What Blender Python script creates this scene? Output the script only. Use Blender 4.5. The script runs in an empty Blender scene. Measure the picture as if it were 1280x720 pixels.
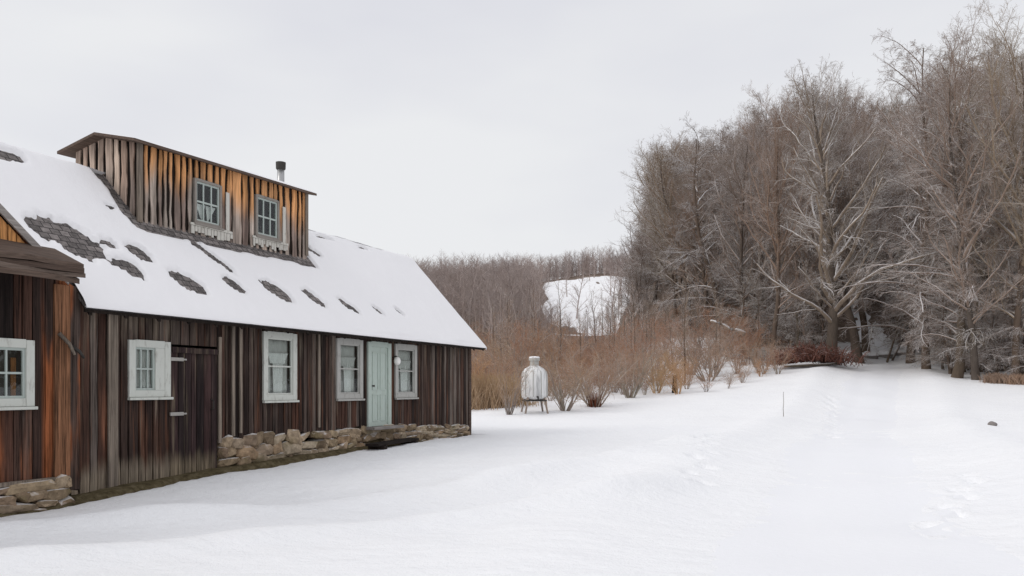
import bpy, math, random
import numpy as np
from mathutils import Vector, Matrix
sc = bpy.context.scene
COL = sc.collection
R = math.radians
rnd = random.Random(7)

# ------------------------------------------------------------------ basics
def link(o, parent=None):
    COL.objects.link(o)
    if parent is not None:
        o.parent = parent
    return o

def tag(o, label=None, cat=None, group=None, kind=None):
    if label: o['label'] = label
    if cat: o['category'] = cat
    if group: o['group'] = group
    if kind: o['kind'] = kind
    return o

def empty(name, loc=(0, 0, 0), rz=0.0, label=None, cat=None, group=None):
    o = bpy.data.objects.new(name, None)
    o.location = loc
    o.rotation_euler = (0, 0, rz)
    o.empty_display_size = 0.2
    link(o)
    return tag(o, label, cat, group)

def mesh_np(name, V, F, smooth=False):
    """V (n,3), F (m,4) or (m,3) arrays."""
    me = bpy.data.meshes.new(name)
    V = np.asarray(V, np.float32); F = np.asarray(F, np.int32)
    k = F.shape[1]
    me.vertices.add(len(V)); me.vertices.foreach_set('co', V.ravel())
    me.loops.add(F.size); me.loops.foreach_set('vertex_index', F.ravel())
    me.polygons.add(len(F))
    me.polygons.foreach_set('loop_start', np.arange(0, F.size, k, dtype=np.int32))
    me.polygons.foreach_set('loop_total', np.full(len(F), k, np.int32))
    if smooth:
        me.polygons.foreach_set('use_smooth', np.ones(len(F), bool))
    me.update(calc_edges=True)
    me.validate()
    return me

class MB:
    """collects polygons for one mesh"""
    def __init__(s): s.v = []; s.f = []
    def poly(s, vs, fs):
        b = len(s.v); s.v += [tuple(p) for p in vs]; s.f += [tuple(i + b for i in f) for f in fs]
    def box(s, x0, x1, y0, y1, z0, z1):
        s.poly([(x0,y0,z0),(x1,y0,z0),(x1,y1,z0),(x0,y1,z0),(x0,y0,z1),(x1,y0,z1),(x1,y1,z1),(x0,y1,z1)],
               [(0,3,2,1),(4,5,6,7),(0,1,5,4),(1,2,6,5),(2,3,7,6),(3,0,4,7)])
    def hexa(s, p):   # eight corners, order as in box
        s.poly(p, [(0,3,2,1),(4,5,6,7),(0,1,5,4),(1,2,6,5),(2,3,7,6),(3,0,4,7)])
    def beam(s, p, q, w, h, up=(0, 0, 1)):
        p, q = Vector(p), Vector(q); t = (q - p).normalized(); u = Vector(up)
        sd = t.cross(u)
        if sd.length < 1e-4: sd = t.cross(Vector((1, 0, 0)))
        sd.normalize(); u = sd.cross(t)
        a = sd * (w / 2); b = u * (h / 2)
        s.hexa([p-a-b, p+a-b, q+a-b, q-a-b, p-a+b, p+a+b, q+a+b, q-a+b])
    def tube(s, pts, rad, n=8, caps=True):
        pts = [Vector(p) for p in pts]; b = len(s.v)
        for i, p in enumerate(pts):
            t = (pts[min(i+1, len(pts)-1)] - pts[max(i-1, 0)]).normalized()
            ref = Vector((1, 0, 0)) if abs(t.x) < .8 else Vector((0, 1, 0))
            e1 = t.cross(ref).normalized(); e2 = t.cross(e1)
            for k in range(n):
                a = 2*math.pi*k/n
                s.v.append(tuple(p + (e1*math.cos(a) + e2*math.sin(a))*rad[i]))
        for i in range(len(pts)-1):
            for k in range(n):
                s.f.append((b+i*n+k, b+i*n+(k+1) % n, b+(i+1)*n+(k+1) % n, b+(i+1)*n+k))
        if caps:
            s.f.append(tuple(b+k for k in range(n))[::-1]); s.f.append(tuple(b+(len(pts)-1)*n+k for k in range(n)))
    def lathe(s, prof, c=(0, 0), n=24):
        b = len(s.v)
        for r, z in prof:
            for k in range(n):
                a = 2*math.pi*k/n; s.v.append((c[0]+r*math.cos(a), c[1]+r*math.sin(a), z))
        for i in range(len(prof)-1):
            for k in range(n):
                s.f.append((b+i*n+k, b+i*n+(k+1) % n, b+(i+1)*n+(k+1) % n, b+(i+1)*n+k))
        s.f.append(tuple(b+k for k in range(n))[::-1]); s.f.append(tuple(b+(len(prof)-1)*n+k for k in range(n)))
    def build(s, name, mat, parent=None, smooth=False, bevel=0):
        me = bpy.data.meshes.new(name); me.from_pydata(s.v, [], s.f); me.update()
        if smooth:
            for p in me.polygons: p.use_smooth = True
        me.materials.append(mat)
        o = link(bpy.data.objects.new(name, me), parent)
        if bevel:
            m = o.modifiers.new('bevel', 'BEVEL'); m.width = bevel; m.segments = 2; m.limit_method = 'ANGLE'
        return o

# ------------------------------------------------------------------ noise
def vnoise(x, y, seed=0):
    x = np.asarray(x, float); y = np.asarray(y, float)
    xi = np.floor(x).astype(np.int64); yi = np.floor(y).astype(np.int64)
    fx = x - xi; fy = y - yi
    fx = fx*fx*(3-2*fx); fy = fy*fy*(3-2*fy)
    def h(a, b):
        n = (a*374761393 + b*668265263 + seed*1442695041) & 0x7fffffff
        n = ((n ^ (n >> 13))*1274126177) & 0x7fffffff
        return ((n ^ (n >> 16)) & 0xffff)/65535.0
    return (h(xi, yi)*(1-fx) + h(xi+1, yi)*fx)*(1-fy) + (h(xi, yi+1)*(1-fx) + h(xi+1, yi+1)*fx)*fy
def fbm(x, y, seed=0, o=3):
    s = 0; a = .5
    for k in range(o):
        s = s + a*vnoise(np.asarray(x)*2**k, np.asarray(y)*2**k, seed+k*17); a *= .5
    return s/(1-.5**o)

# ------------------------------------------------------------------ material helpers
class NT:
    def __init__(s, name):
        s.m = bpy.data.materials.new(name); s.m.use_nodes = True
        s.n = s.m.node_tree.nodes; s.l = s.m.node_tree.links
        s.bsdf = s.n['Principled BSDF']; s.out = s.n['Material Output']
    def new(s, t, **kw):
        nd = s.n.new(t)
        for k, v in kw.items(): setattr(nd, k, v)
        return nd
    def put(s, sock, v):
        if isinstance(v, bpy.types.NodeSocket): s.l.new(v, sock)
        elif v is not None:
            if isinstance(v, (tuple, list)) and len(v) == 3 and sock.type == 'RGBA': v = (*v, 1)
            sock.default_value = v
    def math(s, op, a, b=None, c=None, clamp=False):
        nd = s.new('ShaderNodeMath', operation=op, use_clamp=clamp)
        s.put(nd.inputs[0], a); s.put(nd.inputs[1], b)
        if c is not None: s.put(nd.inputs[2], c)
        return nd.outputs[0]
    def coord(s, which='Object'): return s.new('ShaderNodeTexCoord').outputs[which]
    def map(s, v, scale=(1, 1, 1), loc=(0, 0, 0)):
        nd = s.new('ShaderNodeMapping'); s.put(nd.inputs['Vector'], v); s.put(nd.inputs['Scale'], scale); s.put(nd.inputs['Location'], loc)
        return nd.outputs[0]
    def noise(s, v, scale=1., detail=3., rough=.55, dist=0.):
        nd = s.new('ShaderNodeTexNoise'); s.put(nd.inputs['Vector'], v); nd.inputs['Scale'].default_value = scale
        nd.inputs['Detail'].default_value = detail; nd.inputs['Roughness'].default_value = rough; nd.inputs['Distortion'].default_value = dist
        return nd.outputs['Fac']
    def ramp(s, fac, stops, interp='LINEAR'):
        nd = s.new('ShaderNodeValToRGB'); s.put(nd.inputs[0], fac); cr = nd.color_ramp; cr.interpolation = interp
        while len(cr.elements) < len(stops): cr.elements.new(.5)
        for e, (p, c) in zip(cr.elements, stops):
            e.position = p; e.color = (*c, 1) if isinstance(c, (tuple, list)) else (c, c, c, 1)
        return nd.outputs[0]
    def step(s, v, lo, hi):
        nd = s.new('ShaderNodeMapRange', interpolation_type='SMOOTHSTEP'); s.put(nd.inputs[0], v)
        s.put(nd.inputs[1], lo); s.put(nd.inputs[2], hi); nd.inputs[3].default_value = 0; nd.inputs[4].default_value = 1
        return nd.outputs[0]
    def mix(s, f, a, b, blend='MIX'):
        nd = s.new('ShaderNodeMix', data_type='RGBA', blend_type=blend)
        s.put(nd.inputs[0], f); s.put(nd.inputs[6], a); s.put(nd.inputs[7], b)
        return nd.outputs[2]
    def sep(s, v):
        nd = s.new('ShaderNodeSeparateXYZ'); s.put(nd.inputs[0], v); return nd.outputs
    def island(s): return s.new('ShaderNodeNewGeometry').outputs['Random Per Island']
    def normal(s): return s.new('ShaderNodeNewGeometry').outputs['Normal']
    def objrand(s): return s.new('ShaderNodeObjectInfo').outputs['Random']
    def bump(s, h, strength=.3, dist=.02):
        nd = s.new('ShaderNodeBump'); s.put(nd.inputs['Height'], h); nd.inputs['Strength'].default_value = strength; nd.inputs['Distance'].default_value = dist
        s.l.new(nd.outputs[0], s.bsdf.inputs['Normal'])
    def done(s, col, rough=.85, spec=.2):
        s.put(s.bsdf.inputs['Base Color'], col); s.put(s.bsdf.inputs['Roughness'], rough)
        s.bsdf.inputs['Specular IOR Level'].default_value = spec
        return s.m

def mat_snow(name, a=(.84, .845, .865), b=(.88, .88, .89), bs=.35):
    t = NT(name); p = t.coord()
    n1 = t.noise(p, .35, 4); n2 = t.noise(p, 9, 5, .6); n3 = t.noise(p, 60, 2)
    c = t.mix(n1, a, b)
    h = t.math('ADD', t.math('MULTIPLY', n2, 1.0), t.math('MULTIPLY', n3, .25))
    t.bump(h, bs, .03)
    t.bsdf.inputs['Subsurface Weight'].default_value = 0
    return t.done(c, .7, .25)

def mat_wood(name, tones, grain=.55, warm=None, warm_col=(.30, .10, .03), pale=None, pale_col=(.24, .2, .15), gs=1.0):
    """boards: a random tone per board, long grain, optional masks built from local a, z"""
    t = NT(name); p = t.coord(); xyz = t.sep(p)
    r = t.island()
    col = t.ramp(r, tones)
    gr = t.noise(t.map(p, (34*gs, 34*gs, .9)), 1., 5, .7, .8)
    gr2 = t.noise(t.map(p, (9*gs, 9*gs, .55), (3, 1, 7)), 1., 4, .6, .4)
    k = t.math('ADD', t.math('MULTIPLY', t.math('SUBTRACT', gr, .5), 2*grain*2.6), t.math('ADD', 1.0, t.math('MULTIPLY', t.math('SUBTRACT', gr2, .5), 3.4*grain)))
    bl = t.noise(t.map(p, (3.2, 3.2, .8), (9, 2, 5)), 1., 4, .65)
    k = t.math('MULTIPLY', k, t.math('ADD', .38, t.math('MULTIPLY', bl, 1.25)))
    if warm: 
        w = warm(t, p, xyz, r)
        col = t.mix(w, col, warm_col)
    if pale:
        w = pale(t, p, xyz, r)
        col = t.mix(w, col, pale_col)
    nd = t.new('ShaderNodeVectorMath', operation='SCALE'); t.put(nd.inputs[0], col); t.put(nd.inputs['Scale'], t.math('MAXIMUM', k, .12))
    t.bump(gr, .5, .01)
    return t.done(nd.outputs[0], .85, .15)

BOARD_TONES = [(0, (.016, .011, .010)), (.16, (.05, .032, .026)), (.3, (.022, .014, .012)), (.45, (.085, .062, .052)), (.55, (.035, .021, .017)), (.68, (.075, .036, .025)), (.8, (.05, .036, .03)), (.92, (.15, .122, .104)), (1, (.06, .045, .04))]
def warm_wall(t, p, xyz, r):
    n = t.noise(t.map(p, (2.4, 2.4, .5), (5, 0, 2)), 1., 3)
    left = t.step(xyz[0], -5.2, -8.0)
    low = t.step(xyz[2], 1.9, .9)
    m = t.math('MULTIPLY', t.math('MULTIPLY', left, low), t.step(n, .42, .68))
    n2 = t.noise(t.map(p, (9, 9, .45), (8, 3, 1)), 1., 3)
    m2 = t.math('MULTIPLY', t.step(n2, .54, .72), .6)
    return t.math('MAXIMUM', t.math('MULTIPLY', m, .85), m2)
def pale_wall(t, p, xyz, r):
    n = t.noise(t.map(p, (7, 7, .9), (1, 0, 9)), 1., 4)
    low = t.step(t.math('ADD', xyz[2], t.math('MULTIPLY', n, -.55)), .28, -.05)
    left = t.step(xyz[0], -5.1, -5.3)
    up = t.math('MULTIPLY', t.step(xyz[2], 1.6, 2.7), t.step(n, .47, .72))
    return t.math('MAXIMUM', t.math('MULTIPLY', t.math('MULTIPLY', low, left), .85), t.math('MULTIPLY', t.math('MAXIMUM', up, t.step(t.noise(t.map(p, (12, 12, .4), (4, 6, 2)), 1., 4), .6, .74)), .5))
def warm_wing(t, p, xyz, r):
    n = t.noise(t.map(p, (3.2, 3.2, .6), (2, 0, 4)), 1., 3)
    a = t.math('MULTIPLY', t.math('MULTIPLY', t.step(n, .36, .6), t.step(r, .2, .7)), t.step(xyz[2], 1.9, 1.1))
    edge = t.math('MULTIPLY', t.step(xyz[0], -8.62, -8.5), t.step(n, .42, .6))
    gable = t.math('MULTIPLY', t.step(xyz[2], 3.3, 3.5), t.step(r, .0, .35))
    return t.math('MINIMUM', t.math('MAXIMUM', t.math('MAXIMUM', a, edge), gable), .85)
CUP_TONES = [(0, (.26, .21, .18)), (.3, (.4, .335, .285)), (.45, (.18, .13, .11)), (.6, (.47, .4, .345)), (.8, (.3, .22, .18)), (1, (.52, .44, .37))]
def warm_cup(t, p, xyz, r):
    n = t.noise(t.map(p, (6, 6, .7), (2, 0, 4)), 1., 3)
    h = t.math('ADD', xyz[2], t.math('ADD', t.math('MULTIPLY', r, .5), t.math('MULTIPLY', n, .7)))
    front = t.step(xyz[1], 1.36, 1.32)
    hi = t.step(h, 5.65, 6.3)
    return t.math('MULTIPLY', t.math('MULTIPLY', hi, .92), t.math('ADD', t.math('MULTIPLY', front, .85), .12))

M = {}
M['snow'] = mat_snow('snow')
M['packed'] = mat_snow('packed_snow', (.81, .815, .845), (.85, .855, .87), .25)
M['roofsnow'] = mat_snow('roof_snow', (.85, .84, .85), (.88, .87, .88), .3)
M['wall'] = mat_wood('barn_boards', BOARD_TONES, .62, warm_wall, (.17, .072, .04), pale_wall, (.22, .18, .135))
M['wing'] = mat_wood('wing_boards', BOARD_TONES, .75, warm_wing, (.25, .08, .03))
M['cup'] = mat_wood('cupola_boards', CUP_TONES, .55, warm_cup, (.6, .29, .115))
M['dark'] = mat_wood('dark_boards', [(0, (.012, .009, .008)), (1, (.03, .022, .018))], .5)
M['door_dark'] = mat_wood('barn_door_boards', [(0, (.02, .014, .014)), (.5, (.035, .022, .022)), (.8, (.055, .03, .028)), (1, (.075, .055, .045))], .6, None, None, pale_wall, (.2, .16, .11))
M['pale_plank'] = mat_wood('pale_planks', [(0, (.22, .18, .15)), (.5, (.17, .14, .115)), (1, (.27, .22, .17))], .6)
M['eave'] = mat_wood('eave_timber', [(0, (.06, .045, .04)), (.5, (.1, .075, .065)), (1, (.14, .11, .095))], .6)
def horiz_wood(name, tones):
    t = NT(name); p = t.coord(); col = t.ramp(t.island(), tones)
    gr = t.noise(t.map(p, (1.4, 30, 34)), 1., 5, .65, .5)
    col = t.mix(1., col, t.ramp(gr, [(.2, .35), (.7, 1.4)]), 'MULTIPLY'); t.bump(gr, .5, .01)
    return t.done(col, .85, .15)
M['hwood'] = horiz_wood('weathered_timber', [(0, (.05, .035, .03)), (.5, (.1, .07, .055)), (1, (.15, .115, .095))])
M['greywood'] = horiz_wood('grey_timber', [(0, (.26, .235, .22)), (1, (.32, .29, .27))])
def mat_shingle():
    t = NT('grey_shingles'); p = t.coord(); s = t.sep(p)
    comb = t.new('ShaderNodeCombineXYZ'); t.put(comb.inputs[0], s[0]); t.put(comb.inputs[1], t.math('MULTIPLY', s[1], 1.47)); 
    br = t.new('ShaderNodeTexBrick'); t.put(br.inputs['Vector'], comb.outputs[0]); br.inputs['Scale'].default_value = 1
    br.inputs['Brick Width'].default_value = .16; br.inputs['Row Height'].default_value = .13; br.inputs['Mortar Size'].default_value = .008
    br.inputs['Color1'].default_value = (.115, .104, .1, 1); br.inputs['Color2'].default_value = (.24, .215, .205, 1); br.inputs['Mortar'].default_value = (.05, .045, .045, 1)
    n = t.noise(p, 14, 4); c = t.mix(1., br.outputs['Color'], t.ramp(n, [(.25, .55), (.75, 1.4)]), 'MULTIPLY')
    t.bump(br.outputs['Fac'], .6, -.02)
    return t.done(c, .9, .1)
M['shingle'] = mat_shingle()
def mat_paint(name, c, dirt=(.35, .33, .3), amt=.45):
    t = NT(name); p = t.coord(); n = t.noise(t.map(p, (14, 14, 5)), 1., 5, .65)
    t.bump(n, .2, .005)
    return t.done(t.mix(t.math('MULTIPLY', t.step(n, .5, .78), amt), c, dirt), .6, .3)
M['white'] = mat_paint('worn_white_paint', (.57, .585, .54), (.25, .23, .2), .7)
M['greypaint'] = mat_paint('greyed_white_paint', (.42, .415, .39), (.2, .185, .165), .7)
M['mint'] = mat_paint('pale_green_paint', (.46, .53, .48), (.33, .35, .3), .6)
M['sash'] = mat_paint('greenish_sash_paint', (.42, .47, .44), (.3, .3, .28), .5)
M['oldsash'] = mat_paint('bare_grey_sash', (.25, .225, .2), (.12, .1, .085), .7)
M['apron'] = mat_paint('flaking_white_apron', (.55, .53, .48), (.2, .17, .14), .8)
def mat_glass():
    t = NT('window_glass'); t.n.remove(t.bsdf)
    tr = t.new('ShaderNodeBsdfTransparent'); tr.inputs[0].default_value = (.9, .93, .92, 1)
    gl = t.new('ShaderNodeBsdfGlossy'); gl.inputs['Roughness'].default_value = .03
    lw = t.new('ShaderNodeLayerWeight'); lw.inputs[0].default_value = .5; fac = t.math('ADD', .035, t.math('MULTIPLY', t.math('POWER', lw.outputs['Facing'], 5.0), .96))
    n = t.noise(t.coord(), 4, 2); b = t.new('ShaderNodeBump'); t.put(b.inputs['Height'], n); b.inputs['Strength'].default_value = .12; b.inputs['Distance'].default_value = .02
    t.l.new(b.outputs[0], gl.inputs['Normal'])
    mx = t.new('ShaderNodeMixShader'); t.put(mx.inputs[0], fac); t.l.new(tr.outputs[0], mx.inputs[1]); t.l.new(gl.outputs[0], mx.inputs[2])
    t.l.new(mx.outputs[0], t.out.inputs[0]); return t.m
M['glass'] = mat_glass()
def mat_cloth(name, c):
    t = NT(name); p = t.coord(); n = t.noise(t.map(p, (30, 30, 8)), 1., 4)
    return t.done(t.mix(n, tuple(v*.75 for v in c), c), .9, .1)
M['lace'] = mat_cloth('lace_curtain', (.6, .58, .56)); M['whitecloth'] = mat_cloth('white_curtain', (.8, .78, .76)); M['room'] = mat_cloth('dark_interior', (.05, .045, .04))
def mat_stone():
    t = NT('field_stone'); p = t.coord(); r = t.island()
    c = t.ramp(r, [(0, (.17, .125, .085)), (.25, (.36, .275, .18)), (.5, (.24, .17, .12)), (.75, (.46, .38, .28)), (1, (.33, .225, .14))])
    n = t.noise(p, 9, 5, .65); c = t.mix(1., c, t.ramp(n, [(.25, .45), (.7, 1.3)]), 'MULTIPLY')
    moss = t.step(t.noise(p, 2.3, 3), .55, .7); c = t.mix(t.math('MULTIPLY', moss, .5), c, (.13, .11, .045))
    nz = t.sep(t.normal())[2]; c = t.mix(t.math('MULTIPLY', t.step(t.math('ADD', nz, t.noise(p, 6, 3)), 1.15, 1.5), .7), c, (.78, .77, .77))
    t.bump(n, .6, .03); return t.done(c, .9, .1)
M['stone'] = mat_stone()
M['darkstone'] = mat_paint('dark_rock', (.2, .18, .17), (.3, .27, .25), .5)
def mat_earth():
    t = NT('bare_earth'); p = t.coord(); n = t.noise(p, 7, 5, .7)
    t.bump(n, .8, .03); return t.done(t.ramp(n, [(.3, (.045, .034, .02)), (.5, (.10, .08, .045)), (.7, (.17, .14, .09))]), .95, .05)
M['earth'] = mat_earth()
def mat_metal(name, c, rough=.45, metal=.7):
    t = NT(name); p = t.coord(); n = t.noise(p, 12, 4); t.bsdf.inputs['Metallic'].default_value = metal
    return t.done(t.mix(n, tuple(v*.6 for v in c), c), rough, .4)
M['iron'] = mat_metal('dark_iron', (.06, .055, .05), .6, .5); M['zinc'] = mat_metal('zinc_pipe', (.5, .5, .5), .4, .8); M['paleiron'] = mat_metal('pale_hinge_metal', (.45, .43, .4), .6, .3)
def mat_tank():
    t = NT('white_tank_shell'); p = t.coord()
    n = t.noise(t.map(p, (6, 6, .8)), 1., 4, .6, .8)
    return t.done(t.mix(t.step(n, .42, .66), (.74, .74, .73), (.42, .42, .42)), .45, .4)
M['tank'] = mat_tank()
def mat_globe():
    t = NT('milk_glass'); return t.done((.85, .83, .8), .3, .4)
M['globe'] = mat_globe()

def mat_bark(name, c0, c1, snow=1.0, lo=.12, hi=.62, sc_=(9, 9, 2.5)):
    t = NT(name); p = t.coord(); r = t.objrand()
    n = t.noise(t.map(p, sc_), 1., 3, .6)
    c = t.mix(n, c0, c1)
    c = t.mix(1., c, t.ramp(r, [(0, (.78, .80, .82)), (.35, (1.0, .97, .95)), (.7, (1.08, 1.0, .93)), (1, (1.0, 1.06, .96))]), 'MULTIPLY')
    nz = t.sep(t.normal())[2]
    big = t.noise(p, 1.1, 2)
    s = t.math('MULTIPLY', t.step(t.math('ADD', nz, t.math('MULTIPLY', t.math('SUBTRACT', big, .5), .9)), lo, hi), snow)
    c = t.mix(s, c, (.74, .72, .72))
    return t.done(c, .9, .1)
M['bark'] = mat_bark('grey_bark', (.06, .047, .039), (.175, .14, .115), .75, .3, .75, (6, 6, 2))
M['limb'] = mat_bark('snowy_limbs', (.19, .138, .107), (.37, .28, .222), .75, .05, .62)
M['arch'] = mat_bark('snow_laden_boughs', (.16, .117, .094), (.31, .238, .192), .88, .02, .5)
M['hero_trunk'] = mat_bark('old_trunk_bark', (.06, .047, .038), (.17, .14, .115), .5, .25, .7, (7, 7, 2))
M['hero'] = mat_bark('old_tree_bark', (.15, .12, .097), (.33, .275, .225), 1., -.1, .5)
M['shrub_grey'] = mat_bark('grey_brown_twigs', (.265, .18, .13), (.48, .35, .265), .4, .3, .9)
M['shrub_red'] = mat_bark('red_brown_twigs', (.29, .15, .092), (.46, .275, .178), .35, .4, .9)
M['shrub_tan'] = mat_bark('tan_twigs', (.38, .23, .13), (.56, .37, .23), .3, .45, .95)
M['stem_grey'] = mat_bark('grey_stems', (.18, .15, .135), (.4, .34, .3), .5, .35, .85)
M['russet'] = mat_bark('russet_stems', (.12, .04, .025), (.22, .08, .05), .1)
M['straw'] = mat_bark('straw_grass', (.36, .23, .13), (.56, .39, .25), .15)

# ------------------------------------------------------------------ terrain
YS = np.array([-100, 0, 8, 11, 13, 16.5, 20, 24, 33, 45, 60, 80, 110, 150, 200, 250, 300, 350, 420, 520, 900.])
base = [0, 0, -.04, -.05, .09, .21, .24, .2, .38]
PROF = {
 -1.0: [1.0, 2.2, 4.4, 8, 14, 22, 32, 42, 48, 52, 50, 40],
 -.14: [1.0, 2.0, 4.0, 7.5, 13, 20, 28, 36, 39, 41, 40, 35],
  .00: [1.15, 2.2, 4.2, 7.4, 12.5, 20, 30, 40, 44, 46, 45, 40],
  .10: [1.3, 2.2, 4.0, 6.6, 11, 18.6, 31, 44, 50, 53, 50, 42],
  .128: [1.32, 2.3, 4.4, 7.2, 12, 19, 31, 44, 50, 53, 50, 42],
 .155: [1.4, 2.5, 6.2, 12, 21, 27, 33, 43, 49, 52, 50, 42],
 .20: [1.5, 2.8, 7.5, 17.5, 30, 37, 41, 45, 49, 52, 50, 42],
 .28: [1.75, 3.2, 8.0, 19.5, 33, 43, 49, 53, 55, 56, 52, 45],
 .36: [2.1, 3.6, 8.5, 23, 39, 51, 60, 64, 65, 66, 60, 50],
 .45: [2.15, 3.45, 7, 21, 41, 56, 68, 74, 76, 76, 70, 60],
 .54: [2.0, 3.3, 8.5, 26, 46, 62, 74, 82, 84, 84, 76, 65],
 1.0: [1.9, 3.2, 8.5, 27, 47, 64, 76, 86, 88, 88, 80, 70]}
UC = np.array(sorted(PROF)); TAB = np.array([base + PROF[u] for u in UC])
def zprof(u, y):
    cols = np.array([np.interp(y, YS, TAB[k]) for k in range(len(UC))])
    i = np.clip(np.searchsorted(UC, u) - 1, 0, len(UC)-2)
    f = np.clip((u - UC[i])/(UC[i+1]-UC[i]), 0, 1)
    ar = np.arange(len(u))
    return cols[i, ar]*(1-f) + cols[i+1, ar]*f
RY = np.array([-100, 0, 10, 25, 40, 60, 70, 85, 200.]); RX = np.array([1.5, 1.5, 4.2, 10.6, 18.0, 27.6, 32.2, 37, 60.])
def road_x(y): return np.interp(y, RY, RX)
PRINTS = [(5.1+i*.42+(-1)**i*.10, 9.7+i*.6) for i in range(8)] + [(9.6+i*.30+(-1)**i*.12, 24+i*.75) for i in range(20)] + [(3.0+.22*i+(-1)**i*.12, 13+i*.8) for i in range(9)]
def bump1(d, w): return np.exp(-(d/w)**2)
BA = math.atan(448/1000.)
BD = (math.sin(BA), math.cos(BA)); BN = (-math.cos(BA), math.sin(BA)); BP = (-.168*19, 19.0)
def zt(x, y, detail=True):
    x = np.atleast_1d(np.asarray(x, float)).ravel(); y = np.atleast_1d(np.asarray(y, float)).ravel()
    z = 0
    for du, fy, w in ((0, 1, .36), (-.02, 1, .16), (.02, 1, .16), (0, .93, .16), (0, 1.07, .16)):
        z = z + w*zprof(x/np.maximum(y, 6)+du, y*fy)
    # ploughed lane: shallow bed with soft banks
    d = np.abs(x - road_x(y) + .5*(vnoise(x*0, y*.12, 5)-.5)); near = np.clip((90-y)/20, 0, 1)*np.clip((y-5)/8, 0, 1)
    z = z + near*(-.16*bump1(d, 2.2) + .17*bump1(d-3.4, .9) - .035*bump1(d-.85, .35))
    if detail:
        amp = np.clip(1-(y-60)/60, 0, 1)
        z = z + amp*(.16*(fbm(x*.22, y*.22, 3)-.5) + .05*(fbm(x*1.1+.4*y, y*1.6, 9)-.5) + .018*(fbm(x*3.1, y*4.5, 19)-.5))
        far = np.clip((y-90)/60, 0, 1)
        z = z + far*3*(fbm(x*.03, y*.03, 21)-.5)
        # long low berms of an old track swinging past the barn
        for (pts, h, w) in (([(-9, 7.7), (-6.2, 8.8), (-3, 10.7), (0, 13.4), (1.8, 15.6), (4.5, 20)], .15, .42), ([(-8, 6.4), (-4.7, 7.4), (-2.2, 9.2), (0, 10.6), (2.6, 12.6)], .14, .37), ([(-7, 6.9), (-3.6, 8.6), (0, 11.7), (2.6, 14.6)], -.08, .45)):
            best = np.full(x.shape, 1e9)
            for (p, q) in zip(pts[:-1], pts[1:]):
                vx, vy = q[0]-p[0], q[1]-p[1]; t = np.clip(((x-p[0])*vx+(y-p[1])*vy)/(vx*vx+vy*vy), 0, 1)
                best = np.minimum(best, np.hypot(x-p[0]-t*vx, y-p[1]-t*vy))
            z = z + h*bump1(best, w)*(.45+1.1*vnoise(x*.7, y*.7, 31))
        for px, py in PRINTS:
            m = (np.abs(x-px) < .6) & (np.abs(y-py) < .6)
            if m.any():
                dd = np.hypot((x[m]-px)/.8, y[m]-py); z[m] += -.15*bump1(dd, .16) + .04*bump1(dd-.28, .08)
        # a hollow melted out along the barn wall
        a = (x-BP[0])*BD[0] + (y-BP[1])*BD[1]; b = (x-BP[0])*BN[0] + (y-BP[1])*BN[1]
        inside = (a > -16) & (a < 5.2) & (b > -3)
        wob = .12*(vnoise(a*1.2, b*0, 41)-.5)
        z = z + np.where(inside, -.22*np.clip((b+.42+wob)/.3, 0, 1), 0)
    return z
def zt1(x, y, detail=True): return float(zt([x], [y], detail)[0])

def lines(lo, hi, flo, fhi, fine, grow):
    c = list(np.arange(flo, fhi, fine)); s = fine; v = fhi
    while v < hi: c.append(v); s *= grow; v += s
    c.append(hi); s = fine; v = flo - fine; left = []
    while v > lo: left.append(v); s *= grow; v -= s
    left.append(lo); return np.array(left[::-1] + c)
gx = lines(-420, 620, -12, 16, .11, 1.035); gy = lines(-60, 900, 6.5, 24, .11, 1.02)
X, Y = np.meshgrid(gx, gy); Z = zt(X, Y).reshape(X.shape)
nx, ny = len(gx), len(gy)
idx = np.arange(nx*ny).reshape(ny, nx)
F = np.stack([idx[:-1, :-1], idx[:-1, 1:], idx[1:, 1:], idx[1:, :-1]], -1).reshape(-1, 4)
me = mesh_np('ground', np.stack([X, Y, Z], -1).reshape(-1, 3), F, True)
# where dead leaves show through the snow: under the wood, under the thicket, on the far slopes
U = X/np.maximum(Y, 6)
def sstep(v, a, b): t = np.clip((v-a)/(b-a), 0, 1); return t*t*(3-2*t)
frontY = np.interp(U, [-.3, -.06, .05, .15, .25, .30, .36, .40, .47, .53, .7], [58, 57, 60, 70, 68, 62, 60, 62, 68, 52, 46])
lit = sstep(Y, frontY, frontY*1.15)
clear = sstep(U, .03, .05)*(1-sstep(U, .15, .165))*sstep(Y, 96+900*np.maximum(0, .075-U), 185+900*np.maximum(0, .075-U))*(1-sstep(Y, 285+130*(U-.05), 300+130*(U-.05)))
clear = sstep(clear + 1.5*(fbm(X*.09, Y*.03, 57)-.5) + 1.0*(fbm(X*.3, Y*.06, 58)-.5), .36, .55)*(clear > .02); lit = lit*(1-clear)
rd = np.abs(X-road_x(Y)); lit = lit*(1-(1-sstep(Y, 60, 74))*(1-sstep(rd, 3.5, 6)))
at = me.attributes.new('litter', 'FLOAT', 'POINT'); at.data.foreach_set('value', lit.astype(np.float32).ravel())
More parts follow.
